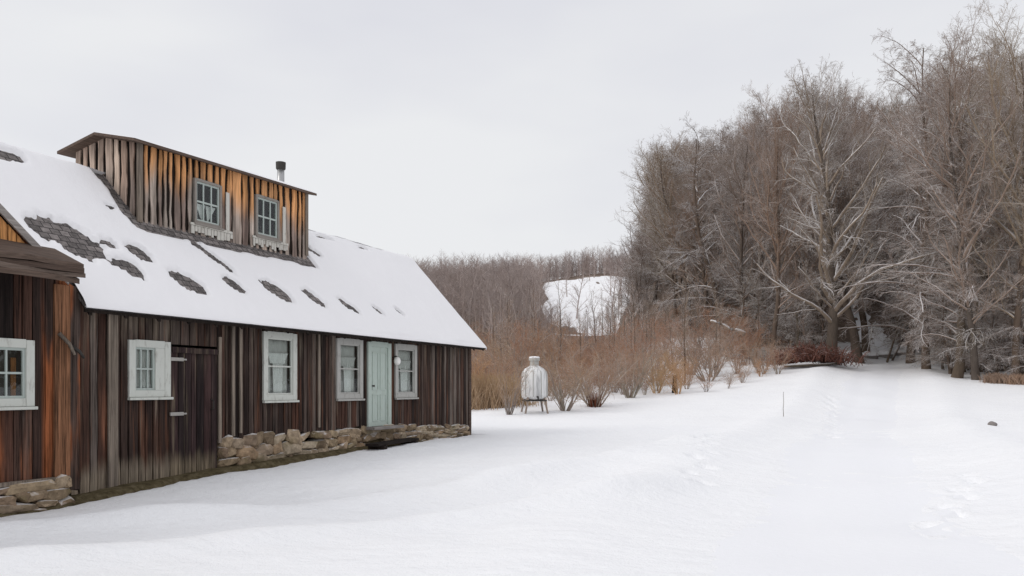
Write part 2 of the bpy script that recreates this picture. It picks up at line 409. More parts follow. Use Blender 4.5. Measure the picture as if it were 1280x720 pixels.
def mat_ground():
    t = NT('snow_and_litter'); p = t.coord()
    n1 = t.noise(p, .3, 4); n2 = t.noise(p, 7, 5, .6); n3 = t.noise(p, 45, 2)
    snow = t.mix(n1, (.83, .835, .855), (.88, .88, .885))
    at = t.new('ShaderNodeAttribute'); at.attribute_name = 'litter'
    ln = t.noise(p, .8, 5, .7)
    leaf = t.ramp(t.noise(p, 3.0, 5, .7), [(.3, (.09, .062, .045)), (.6, (.17, .125, .095)), (.8, (.24, .19, .155))])
    m = t.step(t.math('ADD', t.math('MULTIPLY', at.outputs['Fac'], .78), t.math('MULTIPLY', t.math('SUBTRACT', ln, .5), 1.0)), .28, .5)
    m = t.math('MULTIPLY', m, t.step(at.outputs['Fac'], .02, .2))
    t.bump(t.math('ADD', t.math('ADD', n2, t.math('MULTIPLY', n3, .35)), t.math('MULTIPLY', t.noise(t.map(p, (1.2, 2.6, 1)), 1., 4, .6), 2.5)), .6, .04)
    return t.done(t.mix(m, snow, leaf), .75, .2)
me.materials.append(mat_ground())
g = link(bpy.data.objects.new('ground', me)); tag(g, kind='structure')
# the lane's packed bed
ry = np.concatenate([np.arange(-20, 40, .4), np.arange(40, 92, .6)]); rw = np.linspace(-2.3, 2.3, 19)
XX = road_x(ry)[:, None] + rw[None, :]; YY = np.repeat(ry[:, None], len(rw), 1)
ZZ = zt(XX, YY).reshape(XX.shape) + .02 + .05*(fbm(XX*.35, YY*.35, 91)-.55) - .09*np.clip((np.abs(rw)-.9)/1.4, 0, 1)[None, :]**1.5
ii = np.arange(XX.size).reshape(XX.shape)
me = mesh_np('road', np.stack([XX, YY, ZZ], -1).reshape(-1, 3), np.stack([ii[:-1, :-1], ii[:-1, 1:], ii[1:, 1:], ii[1:, :-1]], -1).reshape(-1, 4), True)
me.materials.append(M['packed']); tag(link(bpy.data.objects.new('road', me)), kind='structure')

# ------------------------------------------------------------------ barn
barn = empty('barn', (BP[0], BP[1], 0), math.pi/2 - BA, 'long dark board barn with a snow covered roof and a windowed cupola', 'barn')
def boards(mb, a0, a1, zb, zt_, y0, th, openings=(), wid=(.12, .22), gap=.006, wav=0.0, seed=1, axis=0, jit=.012):
    """vertical boards from a0 to a1; zb, zt_ are functions of a; y0 the outer face (axis 0: along a; axis 1: along b)"""
    rr = random.Random(seed); cuts = sorted({a0, a1, *[v for o in openings for v in o[:2] if a0 < v < a1]}); segs = []
    for p, q in zip(cuts[:-1], cuts[1:]):
        n = max(1, round((q-p)/rr.uniform(*wid))); ws = [rr.uniform(.7, 1.3) for _ in range(n)]; s = sum(ws); x = p
        for w in ws: segs.append((x, x+w*(q-p)/s)); x += w*(q-p)/s
    for x0, x1 in segs:
        xm = (x0+x1)/2; spans = [(zb(xm), zt_(xm))]
        for o in openings:
            if o[0] - 1e-6 < xm < o[1] + 1e-6:
                ns = []
                for l, h in spans:
                    if o[2] > l: ns.append((l, min(h, o[2])))
                    if o[3] < h: ns.append((max(l, o[3]), h))
                spans = [s for s in ns if s[1]-s[0] > .02]
        off = rr.uniform(0, jit); ph = rr.uniform(0, 9); top_m = zt_(xm)
        sl0, sl1 = zt_(x0)-top_m, zt_(x1)-top_m
        for l, h in spans:
            n = max(1, int((h-l)/.18)) if wav else 1
            g0 = gap/2*rr.uniform(.4, 1.6); lo = l + (rr.uniform(-.03, .03) if l == zb(xm) else 0)
            ring = []
            for k in range(n+1):
                z = lo + (h-lo)*k/n
                w0 = wav*(math.sin(z*5.1+ph)+.6*math.sin(z*11+ph*2)); w1 = wav*(math.sin(z*4.3+ph*3)+.6*math.sin(z*9.7+ph))
                e0, e1 = x0+g0+w0*.5+abs(wav)*.6*(rr.random()), x1-g0+w1*.5-abs(wav)*.6*(rr.random())
                yo, yi = y0-off, y0-off+th
                kk = (1 if h == top_m and k == n else 0)
                ring.append([(e0, yo, z+kk*sl0), (e1, yo, z+kk*sl1), (e1, yi, z+kk*sl1), (e0, yi, z+kk*sl0)])
            vs = [p for r_ in ring for p in r_]; fs = [(3, 2, 1, 0)]
            for k in range(n):
                for j in range(4):
                    fs.append((4*k+j, 4*k+(j+1) % 4, 4*k+4+(j+1) % 4, 4*k+4+j))
            fs.append((4*n, 4*n+1, 4*n+2, 4*n+3))
            if axis == 1: vs = [(-y, x, z) if axis == 1 else (x, y, z) for x, y, z in vs]; 
            mb.poly(vs, fs)
A0, A1 = -15.0, 4.83
EZ, EB, SL, RB = 2.80, -.35, 1.078, 2.131
RZ = EZ + SL*(RB-EB); BBK = 2*RB - 0   # back wall at b = BBK
def roofz(b): return EZ + SL*(b-EB) if b <= RB else EZ + SL*(2*RB-b-EB)
WIN = [(-7.0, -6.2, 1.44, 2.35), (-3.94, -2.98, 1.34, 2.68), (-1.62, -.66, 1.34, 2.68), (.74, 1.74, 1.34, 2.67)]
DOOR = (-.42, .50, .68, 2.66); BDOOR = (-6.17, -5.12, -.1, 2.32)
OPEN = WIN + [DOOR, BDOOR]
def wall_bot(a): return -.12 if a < -5.12 else .68 - .20*max(0, a)/4.83
mb = MB(); boards(mb, -8.0, A1, wall_bot, lambda a: 3.12, 0, .03, OPEN, (.11, .19), .016, .008, 11)
mb.build('wall', M['wall'], barn)
mb = MB(); boards(mb, A0, A1-.02, lambda a: wall_bot(a)+.02, lambda a: 3.11, .035, .03, OPEN, (3, 3), 0, 0, 12, 0, 0)
mb.build('wall_lining', M['dark'], barn)
# end gable, far end and back wall
mb = MB(); boards(mb, .03, BBK-.03, lambda b: .4, lambda b: roofz(b)-.12, -A1, .03, [], (.18, .28), .012, .004, 13, 1); boards(mb, .0, BBK, lambda b: .4, lambda b: roofz(b)-.16, -A1+.035, .03, [], (.35, .4), 0, 0, 13, 1, 0)
mb.build('wall', M['wall'], barn)
mb = MB(); boards(mb, A0, A1, lambda a: .2, lambda a: 3.12, BBK, .03, [], (.3, .5), .004, 0, 14)
mb.box(A0, A0+.05, 0.07, BBK-.02, 0, 3.1)
mb.build('wall', M['wall'], barn)
mb = MB(); mb.box(A0+.1, A1-.1, .9, .95, 0, 3.0); mb.build('inner_partition', M['room'], barn)
mb = MB(); mb.box(A1-.13, A1+.015, -.03, 0.10, .2, 3.1); mb.build('corner_board', M['hwood'], barn, bevel=.008)
# pale replacement planks on the front
for a, w, z0, z1 in ((-7.3, .17, .02, 2.95), (-4.75, .07, .7, 2.75), (-4.56, .06, .75, 2.78), (-2.25, .07, .75, 2.9), (-5.08, .07, .6, 2.5)): 
    mb = MB(); mb.box(a-w/2, a+w/2, -.045, -.016, z0, z1); mb.build('pale_plank', M['pale_plank'], barn)
# big stable door
mb = MB(); boards(mb, BDOOR[0], BDOOR[1], lambda a: .1, lambda a: 2.28, -.005, .03, [], (.14, .2), .012, .003, 21); mb.box(-6.15, -5.14, -.05, -.018, 2.18, 2.27)
bd = mb.build('barn_door', M['door_dark'], barn)
for z in (2.07, 1.15):
    mb = MB(); mb.box(-6.2, -5.92, -.05, -.02, z-.03, z+.03); mb.beam((-5.93, -.036, z), (-5.85, -.036, z), .02, .03); mb.build('hinge', M['paleiron'], bd, bevel=.006)
mb = MB(); mb.tube([(-5.28, -.02, 1.2), (-5.28, -.08, 1.22), (-5.28, -.08, 1.36), (-5.28, -.02, 1.38)], [.012]*4, 6); mb.build('handle', M['iron'], bd)
# windows
def window(parent, o, b, kind, paint, seed=0):
    a0, a1, z0, z1 = o; c = .11 if kind != 'cup' else .045
    mb = MB(); y0, y1 = b-.045, b+.02
    mb.box(a0-.01, a0+c, y0, y1, z0, z1); mb.box(a1-c, a1+.01, y0, y1, z0, z1)
    mb.box(a0+c+.001, a1-c-.001, y0+.003, y1, z1-c, z1+.01); mb.box(a0+c+.001, a1-c-.001, y0+.003, y1, z0, z0+c)
    if kind == 'six': mb.box(a1-c-.19, a1-c-.001, y0+.006, y1, z0+c+.001, z1-c-.001)
    w = mb.build('window', paint, parent, bevel=.006)
    i0, i1, k0, k1 = a0+c, a1-c-(.19 if kind == 'six' else 0), z0+c, z1-c
    mb = MB(); s = .035; ya, yb = b-.015, b+.02
    mb.box(i0, i0+s, ya, yb, k0, k1); mb.box(i1-s, i1, ya, yb, k0, k1); mb.box(i0+s, i1-s, ya+.002, yb, k0, k0+s); mb.box(i0+s, i1-s, ya+.002, yb, k1-s, k1)
    cols, rows = {'six': (3, 2), 'hung': (1, 2), 'four': (3, 2), 'cup': (3, 2)}[kind]
    m = .012 if kind != 'cup' else .014
    for q in range(1, cols):
        x = i0 + (i1-i0)*q/cols; mb.box(x-m, x+m, ya+.004, yb-.004, k0+s, k1-s)
    for q in range(1, rows):
        z = k0 + (k1-k0)*q/rows; mb.box(i0+s, i1-s, ya+.006, yb-.006, z-m*1.2, z+m*1.2)
    mb.build('sash', M['sash'] if kind != 'hung' else paint, w)
    mb = MB(); mb.box(i0+.005, i1-.005, b+.004, b+.008, k0+.005, k1-.005); mb.build('pane', M['glass'], w)
    mb = MB(); mb.box(a0-.03, a1+.03, b-.085, b-.02, z0-.045, z0-.003); mb.build('sill', paint, w, bevel=.006)
    return w, (i0, i1, k0, k1)
def curtain(w, a0, a1, z0, z1, b, mat, seed, flare=0.0, amp=.02):
    rr = random.Random(seed); n, m = 26, 8; vs = []; fs = []
    ph = rr.uniform(0, 6)
    for j in range(m+1):
        v = j/m; sh = 1-flare*math.sin(v*math.pi*.5)
        for i in range(n+1):
            uu = i/n; xm = (a0+a1)/2
            x = xm + (uu-.5)*(a1-a0)*sh
            vs.append((x, b+amp*math.sin(uu*28+ph+v)*(.6+.4*v), z1-(z1-z0)*v))
    for j in range(m):
        for i in range(n):
            k = j*(n+1)+i; fs.append((k, k+1, k+n+2, k+n+1))
    mb = MB(); mb.poly(vs, fs); o = mb.build('curtain', mat, w, True)
    sm = o.modifiers.new('thick', 'SOLIDIFY'); sm.thickness = .004
w, i = window(barn, WIN[0], 0, 'six', M['white'])
curtain(w, i[0], i[1], i[2], i[3], .05, M['lace'], 2)
for k, o in enumerate(WIN[1:]):
    w, i = window(barn, o, 0, 'hung', M['white'] if k == 0 else M['greypaint'])
    curtain(w, i[0], i[1], i[2], i[3], .10, M['lace'], 5+k)
    curtain(w, i[0]+.22, i[1]-.20, i[2], i[2]+(i[3]-i[2])*.62, .055, M['whitecloth'], 9+k, .15, .012)
    curtain(w, i[0]+.05, i[1]-.05, i[2]+(i[3]-i[2])*.55, i[2]+(i[3]-i[2])*.74, .045, M['whitecloth'] if k == 0 else M['lace'], 19+k, .25, .012)
# pale green house door
mb = MB(); a0, a1, z0, z1 = DOOR
mb.box(a0-.03, a0+.11, -.05, .03, z0, z1); mb.box(a1-.11, a1+.03, -.05, .03, z0, z1); mb.box(a0+.111, a1-.111, -.047, .03, z1-.11, z1+.02)
fr = mb.build('door_frame', M['mint'], barn, bevel=.006)
mb = MB(); mb.box(a0+.11, a1-.11, -.012, .03, z0, z1-.112)
for zz0, zz1 in ((.12, .75), (.85, 1.75)):
    for x0, x1 in ((a0+.17, a0+.42), (a0+.5, a1-.17)):
        mb.box(x0, x0+.02, -.028, -.012, z0+zz0, z0+zz1); mb.box(x1-.02, x1, -.028, -.012, z0+zz0, z0+zz1); mb.box(x0+.02, x1-.02, -.028, -.012, z0+zz0, z0+zz0+.02); mb.box(x0+.02, x1-.02, -.028, -.012, z0+zz1-.02, z0+zz1)
dr = mb.build('door', M['mint'], barn)
mb = MB(); mb.tube([(a0+.15, -.01, z0+.95), (a0+.15, -.06, z0+.95), (a0+.15, -.085, z0+.95)], [.014, .014, .03], 10); mb.build('handle', M['iron'], dr, True)
mb = MB(); mb.box(a0-.12, a1+.25, -.28, -.03, z0-.07, z0-.004); mb.build('door_step', M['greywood'], barn, bevel=.01)
# globe lamp between door and window
mb = MB(); mb.tube([(.66, 0, 2.33), (.66, -.10, 2.36), (.66, -.13, 2.33)], [.015]*3, 8); lp = mb.build('porch_lamp', M['iron'], barn)
mb = MB(); mb.lathe([(.02, 2.34), (.06, 2.32), (.085, 2.26), (.08, 2.2), (.05, 2.15), (.01, 2.14)], (.66, -.13), 16); mb.build('globe', M['globe'], lp, True)
# rubble foundation
def stones(mb, a0, a1, zlo, zhi, b, seed, size=(.14, .3)):
    rr = random.Random(seed); a = a0
    rows = 4
    rr.seed(seed*3)
    import bmesh as _b
    for r_ in range(rows):
        a = a0 - rr.uniform(0, .2)
        while a < a1-.1:
            w = rr.uniform(*size)*rr.choice((.8, 1.2, 1.9)); zl, zh = zlo(a), zhi(a); w = min(w, (a1-a)*.95); h = (zh-zl)/rows
            if h < .05: a += w; continue
            cz = zl + h*(r_+.5)+rr.uniform(-.25, .25)*h; h *= rr.uniform(.7, 1.35); 
            bm = _b.new(); _b.ops.create_icosphere(bm, subdivisions=2, radius=1)
            ph = [rr.uniform(0, 6) for _ in range(3)]; tl_ = rr.uniform(-.06, .06)
            vs = []
            for v in bm.verts:
                k = 1+.16*math.sin(v.co.x*3+ph[0])+.12*math.sin(v.co.y*4+ph[1]+v.co.z*3)
                c = [math.copysign(abs(q)**.55, q) for q in v.co]
                vs.append((a+w/2+c[0]*w*.56*k, b+c[1]*.17*k+rr.uniform(-.01, .01), cz+c[2]*h*.62*k+c[0]*tl_))
            fs = [tuple(v.index for v in f.verts) for f in bm.faces]; bm.free()
            mb.poly(vs, fs); a += w*rr.uniform(.85, 1.0)
def wall_ground(a): return zt1(BP[0]+a*BD[0]-.3*BN[0], BP[1]+a*BD[1]-.3*BN[1], False)
mb = MB(); stones(mb, -5.05, 1.2, lambda a: -.02, lambda a: wall_bot(a)-.02, .10, 5, (.18, .42)); stones(mb, 1.1, 4.7, lambda a: .1, lambda a: wall_bot(a)-.0, .10, 6, (.3, .6))
sf = mb.build('stone_foundation', M['stone'], barn)
mb = MB(); mb.box(-5.05, 4.7, .06, .2, -.1, .47); mb.build('earth_packing', M['earth'], sf)
# roof deck, fascia and snow
mb = MB(); a0, a1 = A0-.2, 5.07; AW = -8.02; nb, nz = -SL/math.hypot(1, SL), 1/math.hypot(1, SL)
def deck(mb, a0, a1, th):
    e = (EB, EZ); r_ = (RB, RZ); k = (2*RB-EB, EZ)
    w_ = (.3, EZ+SL*(.3-EB))
    for p, q, a0, a1 in ((e, w_, AW, a1), (w_, r_, a0, a1), (r_, k, a0, a1)):
        mb.hexa([(a0, p[0], p[1]-th), (a1, p[0], p[1]-th), (a1, q[0], q[1]-th), (a0, q[0], q[1]-th), (a0, p[0], p[1]), (a1, p[0], p[1]), (a1, q[0], q[1]), (a0, q[0], q[1])])
deck(mb, a0, a1, .07)
rf = mb.build('roof', M['shingle'], barn)
mb = MB(); mb.box(AW+.02, a1-.03, EB+.03, EB+.06, EZ-.11, EZ-.045)
a = AW+.1
while a < a1-.2:
    mb.hexa([(a, EB+.062, EZ-.15), (a+.06, EB+.062, EZ-.15), (a+.06, .03, 3.0), (a, .03, 3.0), (a, EB+.062, EZ-.05), (a+.06, EB+.062, EZ-.05), (a+.06, .03, 3.1), (a, .03, 3.1)]); a += .62
mb.build('rafter_ends', M['dark'], rf)
mb = MB(); mb.beam((a1-.02, EB, EZ-.1), (a1-.02, RB, RZ-.1), .03, .12); mb.beam((a1-.02, RB, RZ-.1), (a1-.02, 2*RB-EB, EZ-.1), .03, .12); mb.build('rake_board', M['hwood'], rf)
# snow blanket with melted holes
HOLES = [(-7.53, .67, .56, .36, -.6), (-6.72, .33, .25, .18, -.7), (-6.27, .64, .22, .15, -.7), (-6.80, .70, .13, .09, -.7), (-5.6, .23, .29, .20, -.6), (-4.37, .31, .24, .15, -.7), (-3.15, .33, .33, .19, -.7), (-2.01, .30, .30, .16, -.7), (-.87, .27, .27, .13, -.7), (.33, .26, .16, .08, -.7), (1.38, .31, .14, .07, -.7), (-7.9, 1.95, .55, .16, .1), (-4.5, .92, .34, .11, -.95), (-4.25, .72, .24, .09, -.95), (-8.6, 1.15, .12, .05, 0), (-6.15, 1.45, .1, .06, 0), (-.62, 1.62, .32, .12, -.6), (.6, 2.04, .3, .05, 0), (2.3, 2.05, .22, .04, 0)]
def snow_h(a, b):
    h = .055 + .035*(fbm(a*.8, b*1.2, 4)-.5) + .018*(fbm(a*4, b*4, 8)-.5) + .05*sstep(b, 1.8, 2.1)*(fbm(a*1.3, b, 15)-.35)
    wob = .75*(fbm(a*5, b*6, 12)-.5) + .5*(fbm(a*17, b*20, 13, 2)-.5)
    for (ca, cb, ra, rb, rot) in HOLES:
        da, db = (a-ca), (b-cb)*1.47; cr, sr = math.cos(rot), math.sin(rot)
        q = np.sqrt(((da*cr+db*sr)/ra)**2 + ((-da*sr+db*cr)/rb)**2) + wob
        h = h - .16*(1-sstep(q, .75, 1.35))
    e = .22*(fbm(a*2.2, b*2.2, 33)-.5)
    cup = sstep(a, -6.05+e+.12*(1.9-b), -5.93+e+.12*(1.9-b))*(1-sstep(a, -.93+e*.4, -.84+e*.4))*sstep(b, 1.06+e*.5, 1.13+e*.5)
    cup = cup*(1-sstep(b, 2.9, 3.0)); return h - .2*cup
def snow_sheet(side):
    aa = np.arange(a0-.0, a1+.03, .045); ss = np.concatenate([[-.055, -.05, -.03, 0, .02], np.arange(.045, RB-EB, .045), [RB-EB]])
    A, S = np.meshgrid(aa, ss); Bc = EB + S
    H = snow_h(A, Bc if side > 0 else Bc+31)
    edge = np.sqrt(np.clip((S+.055)/.12, 0, 1)); edge_a = np.sqrt(np.clip((a1+.035-A)/.1, 0, 1))
    bare = H < .02
    H = np.where(bare, np.minimum(H, -.004), H*np.minimum(edge, edge_a))
    eo = .06*(fbm(A*1.7, A*0, 51)-.5)*(S < .03)
    b = Bc + eo + H*nb; z = EZ + SL*(Bc-EB) + H*nz + .004
    b = np.where(S >= RB-EB-1e-6, RB, b)
    z = np.where(S >= RB-EB-1e-6, RZ+H*1.15, z)
    b2 = np.concatenate([b[:1]*0+EB-.02, b]); z2 = np.concatenate([z[:1]*0+EZ-.03, z]); A2 = np.concatenate([A[:1], A])
    if side < 0: b2 = 2*RB - b2
    ii = np.arange(A2.size).reshape(A2.shape)
    F = np.stack([ii[:-1, :-1], ii[:-1, 1:], ii[1:, 1:], ii[1:, :-1]], -1).reshape(-1, 4)
    V = np.stack([A2, b2, z2], -1).reshape(-1, 3)
    if side > 0:
        c = V[F].mean(1); F = F[~((c[:, 0] < AW-.03) & (c[:, 1] < .27))]
    # end skirt at the rake
    n = len(V); col = ii[:, -1]; low = V[col].copy(); low[:, 0] = a1-.005; low[:, 2] -= .06
    F2 = np.stack([col[:-1], n+np.arange(len(col)-1), n+1+np.arange(len(col)-1), col[1:]], -1)
    V = np.concatenate([V, low]); F = np.concatenate([F, F2])
    if side < 0: F = F[:, ::-1]
    return V, F
V1, F1 = snow_sheet(1); V2, F2 = snow_sheet(-1)
me = mesh_np('roof_snow', np.concatenate([V1, V2]), np.concatenate([F1, F2+len(V1)]), True); me.materials.append(M['roofsnow'])
link(bpy.data.objects.new('roof_snow', me), rf)

# cupola astride the ridge
CA0, CA1, CB0, CB1 = -5.70, -.98, 1.30, 2.96
def ctop(a): return 6.0 + .13*(a-CA0)/(CA1-CA0)
CW = [(-4.40, -3.70, 4.80, 5.66), (-2.70, -1.98, 4.84, 5.72)]
mb = MB()
boards(mb, CA0, CA1, lambda a: 4.5, lambda a: ctop(a), CB0, .025, CW, (.15, .22), .06, .022, 31)
boards(mb, CB0+.03, CB1-.03, lambda b: 4.5, lambda b: 6.0+.19*(1-abs(b-2.13)/.83), CA0, .025, [], (.15, .22), .06, .022, 33, 1)
# the axis swap mirrors: rebuild the left gable boards at a = CA0
cup_v = mb.v
me_fix = [(-x if abs(abs(x)-5.70) < .06 and x > 0 else x, y, z) for x, y, z in cup_v]; mb.v = me_fix
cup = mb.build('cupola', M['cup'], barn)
mb = MB()
boards(mb, CA0+.03, CA1-.01, lambda a: 4.45, lambda a: ctop(a)-.02, CB0+.04, .03, CW, (5, 5), 0, 0, 31, 0, 0)
def gable_slab(mb, a, t, inset):
    b0, b1 = CB0+inset, CB1-inset; zt0 = 6.0-.01 if a < -3 else 6.11
    p = [(b0, 4.4), (b1, 4.4), (b1, zt0), (2.13, zt0+.19), (b0, zt0)]
    mb.poly([(a, *q) for q in p]+[(a+t, *q) for q in p], [(0, 1, 2, 3, 4), (9, 8, 7, 6, 5)]+[(i, i+5, (i+1) % 5+5, (i+1) % 5) for i in range(5)])
gable_slab(mb, CA0+.035, .03, .05); gable_slab(mb, CA1-.04, .03, .05); mb.box(CA0+.07, CA1-.05, CB1-.05, CB1, 4.4, 6.0)
mb.box(CA0+.1, CA1-.1, CB0+.75, CB0+.8, 4.5, 6.0)
mb.build('cupola_lining', M['dark'], cup)
mb = MB(); mb.box(CA0-.03, CA0+.09, CB0-.035, CB0-.013, 4.56, 6.0); mb.build('corner_board', M['pale_plank'], cup); mb = MB(); mb.box(CA1-.08, CA1+.02, CB0-.03, CB0-.013, 4.66, 6.1); mb.build('corner_board', M['pale_plank'], cup)
mb = MB()
e0, e1, t = CA0-.22, CA1+.16, .05
for (p, q) in ((CB0-.16, 2.13), (2.13, CB1+.16)):
    z = lambda a, b: ctop(a) + .19*(1-abs(b-2.13)/.83) + .03
    P = lambda a, b, d: (a, b, z(a, b)+d)
    mb.hexa([P(e0, p, -t), P(e1, p, -t), P(e1, q, -t), P(e0, q, -t), P(e0, p, 0), P(e1, p, 0), P(e1, q, 0), P(e0, q, 0)])
cr_ = mb.build('cupola_roof', M['hwood'], cup)
mb = MB(); aa = np.linspace(e0+.03, e1-.01, 90); bb = np.linspace(CB0-.15, CB1+.15, 24)
A, B_ = np.meshgrid(aa, bb); Zc = 6.0+.13*(A-CA0)/(CA1-CA0)+.19*(1-np.abs(B_-2.13)/.83)+.034
ed = np.minimum(np.minimum((B_-bb[0])/.1, (bb[-1]-B_)/.1), np.minimum((A-e0-.03)/.1, (e1-.01-A)/.1)); H = (.02+.05*fbm(A*1.5, B_*1.5, 61)*sstep(A, -5.6, -4.6))*np.sqrt(np.clip(ed, 0, 1))
ii = np.arange(A.size).reshape(A.shape)
me = mesh_np('roof_snow', np.stack([A, B_, Zc+H], -1).reshape(-1, 3), np.stack([ii[:-1, :-1], ii[:-1, 1:], ii[1:, 1:], ii[1:, :-1]], -1).reshape(-1, 4), True); me.materials.append(M['roofsnow']); link(bpy.data.objects.new('roof_snow', me), cup)
for k, o in enumerate(CW):
    w, i = window(barn, o, CB0, 'cup', M['oldsash'])
    w.name = 'cupola_window'
    mb = MB(); a0_, a1_, z0_, z1_ = o
    rr = random.Random(k)
    x = a0_-.1
    while x < a1_+.26:
        wd = rr.uniform(.06, .1); hh = rr.uniform(.1, .2); mb.box(x, x+wd-.014, CB0-.05, CB0-.028, z0_-.05-hh, z0_-.07); x += wd
    mb.box(a0_-.12, a1_+.28, CB0-.06, CB0-.027, z0_-.066, z0_-.02); mb.box(a1_+.12, a1_+.21, CB0-.045, CB0-.027, z0_-.02, z1_-.1)
    mb.build('apron_board', M['apron'], w)
    if k == 0:
        mb = MB(); x0, x1 = i[0]+.04, i[1]-.03; zm = i[2]+(i[3]-i[2])*.46; xm = (x0+x1)/2
        for (p, q, r_) in (((x0, zm), (xm-.01, zm), (xm-.09, i[2]+.03)), ((xm+.01, zm), (x1, zm), (xm+.05, i[2]+.02))):
            mb.poly([(p[0], CB0+.05, p[1]), (q[0], CB0+.05, q[1]), (r_[0], CB0+.05, r_[1]), (p[0], CB0+.06, p[1]), (q[0], CB0+.06, q[1]), (r_[0], CB0+.06, r_[1])], [(0, 2, 1), (3, 4, 5), (0, 1, 4, 3), (1, 2, 5, 4), (2, 0, 3, 5)])
        mb.build('curtain', M['whitecloth'], w)
# stovepipe
mb = MB(); mb.tube([(-.82, 2.2, 6.1), (-.82, 2.2, 6.84)], [.085, .085], 14); sp = mb.build('stovepipe', M['zinc'], barn, True)
mb = MB(); mb.tube([(-.82, 2.2, 6.80), (-.82, 2.2, 6.83), (-.82, 2.2, 6.98)], [.09, .115, .12], 14); mb.build('pipe_cap', M['iron'], sp)

# front wing on the left with its gable and pent roof
wing = empty('barn_wing', (BP[0]+BD[0]*-11, BP[1]+BD[1]*-11, 0), math.pi/2-BA, 'gabled board wing with a low pent roof, at the near left end of the barn', 'barn wing')
def wx(o): # children are modelled in barn coordinates; shift to the wing's base
    o.location = (11, 0, 0); return o
WA0, WA1, WB = -13.85, -7.98, -.2
WR = -11.0; WS = .84
def wtop(a): return 3.52 + WS*(-8.66-a) if a > WR else 3.52+WS*(-8.66-(2*WR-a))
WWIN = (-9.70, -8.72, 1.34, 2.24)
mb = MB(); boards(mb, WA0, WA1, lambda a: .30 if a < -8.2 else .12, lambda a: max(wtop(a)-.03, 3.0), WB, .03, [WWIN], (.12, .2), .012, .006, 41)
wx(mb.build('wall', M['wing'], wing))
mb = MB(); boards(mb, WA0, WA1-.01, lambda a: .32, lambda a: max(wtop(a)-.08, 2.95), WB+.035, .03, [WWIN], (.5, .6), 0, 0, 42, 0, 0); mb.box(WA1-.03, WA1-.005, WB+.04, -.005, .1, 3.0); mb.box(WA0, WA0+.05, WB+.08, 0, 0, 3)
wx(mb.build('wall_lining', M['dark'], wing))
mb = MB(); boards(mb, WA0+.1, -8.3, lambda a: 3.3, lambda a: wtop(a)-.12, WB-.032, .025, [], (.12, .18), .014, .008, 47); wx(mb.build('gable_boards', mat_wood('amber_gable_boards', [(0, (.4, .17, .055)), (.4, (.56, .27, .1)), (.7, (.3, .13, .05)), (1, (.5, .25, .11))], .7), wing))
mb = MB(); mb.box(-8.42, -8.18, WB-.045, WB-.014, .2, 3.05); wx(mb.build('corner_board', mat_wood('orange_plank', [(0, (.17, .075, .038)), (1, (.2, .1, .055))], .95), wing))
mb = MB()
def wroof(mb, th, b0, b1, lift, ext):
    for sgn in (1, -1):
        def P(a, b, d): 
            aa = a if sgn > 0 else 2*WR-a
            return (aa, b, 3.52+WS*(-8.66-a)+d)
        pe, pr_ = -8.2+ext, WR
        mb.hexa([P(pr_, b0, lift), P(pe, b0, lift), P(pe, b1, lift), P(pr_, b1, lift), P(pr_, b0, lift+th), P(pe, b0, lift+th), P(pe, b1, lift+th), P(pr_, b1, lift+th)] if sgn > 0 else
                [P(pe, b0, lift), P(pr_, b0, lift), P(pr_, b1, lift), P(pe, b1, lift), P(pe, b0, lift+th), P(pr_, b0, lift+th), P(pr_, b1, lift+th), P(pe, b1, lift+th)])
wroof(mb, .06, WB-.07, 1.9, -.06, -.05); wrf = wx(mb.build('roof', M['shingle'], wing))
mb = MB(); wroof(mb, .12, WB-.10, WB-.072, -.11, -.04); wx(mb.build('rake_board', M['greywood'], wing))
mb = MB(); wroof(mb, .05, WB-.04, 1.95, .003, -.2); wx(mb.build('roof_snow', M['roofsnow'], wing, bevel=.03))
# pent roof: rough timber layers
mb = MB(); rr = random.Random(3)
pz0, pz1 = 3.40, 3.16   # at wall, at lip
for k, (l, h) in enumerate(((0, .07), (.072, .13), (.132, .2), (.202, .27))):
    aL, aR = -14.0, -8.44+rr.uniform(-.05, .08)
    n = 14; 
    vs = []
    for j in range(n+1):
        a = aL+(aR-aL)*j/n; w = .03*math.sin(j*1.7+k*2)+.02*math.sin(j*3.1+k)
        for (b, z) in ((-.84-w+.04*k*0, pz1-.14+l), (WB-.03, pz0-.14+l+.02), (WB-.03, pz0-.14+h+.02), (-.84-w, pz1-.14+h)): vs.append((a, b, z+w*.2))
    fs = [(0, 1, 2, 3), (4*n+3, 4*n+2, 4*n+1, 4*n)] + [(4*j+q, 4*j+4+q, 4*j+4+(q+1) % 4, 4*j+(q+1) % 4) for j in range(n) for q in range(4)]
    mb.poly(vs, fs)
pent = wx(mb.build('pent_roof', M['hwood'], wing))
for a in (-13.2, -12, -10.8):
    mb = MB(); mb.beam((a, WB-.03, 2.72), (a, -.72, 3.0), .08, .09); mb.build('pent_bracket', M['dark'], pent)
w, i = window(wing, WWIN, WB, 'four', M['white']); w.location = (11, 0, 0)
mb = MB(); mb.box(-8.95, -8.88, WB+.10, WB+.12, 1.46, 2.0); mb.build('pane_reflection_strip', mat_wood('amber_reflection', [(0, (.28, .11, .035)), (1, (.28, .11, .035))], .6), w)  # amber strip behind the glass imitates an orange reflection in the right pane
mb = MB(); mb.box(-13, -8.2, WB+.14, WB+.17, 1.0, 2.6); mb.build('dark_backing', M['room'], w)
for (p, q, m) in (((-8.36, WB-.05, 2.36), (-8.2, WB-.16, 2.06), 'pale_plank'), ((-8.2, WB-.05, 2.2), (-8.02, WB-.12, 2.02), 'iron')):
    mb = MB(); mb.tube([p, tuple((Vector(p)+Vector(q))/2+Vector((.02, -.03, 0))), q], [.03, .027, .018], 7); wx(mb.build('wall_peg', M[m], wing, True))
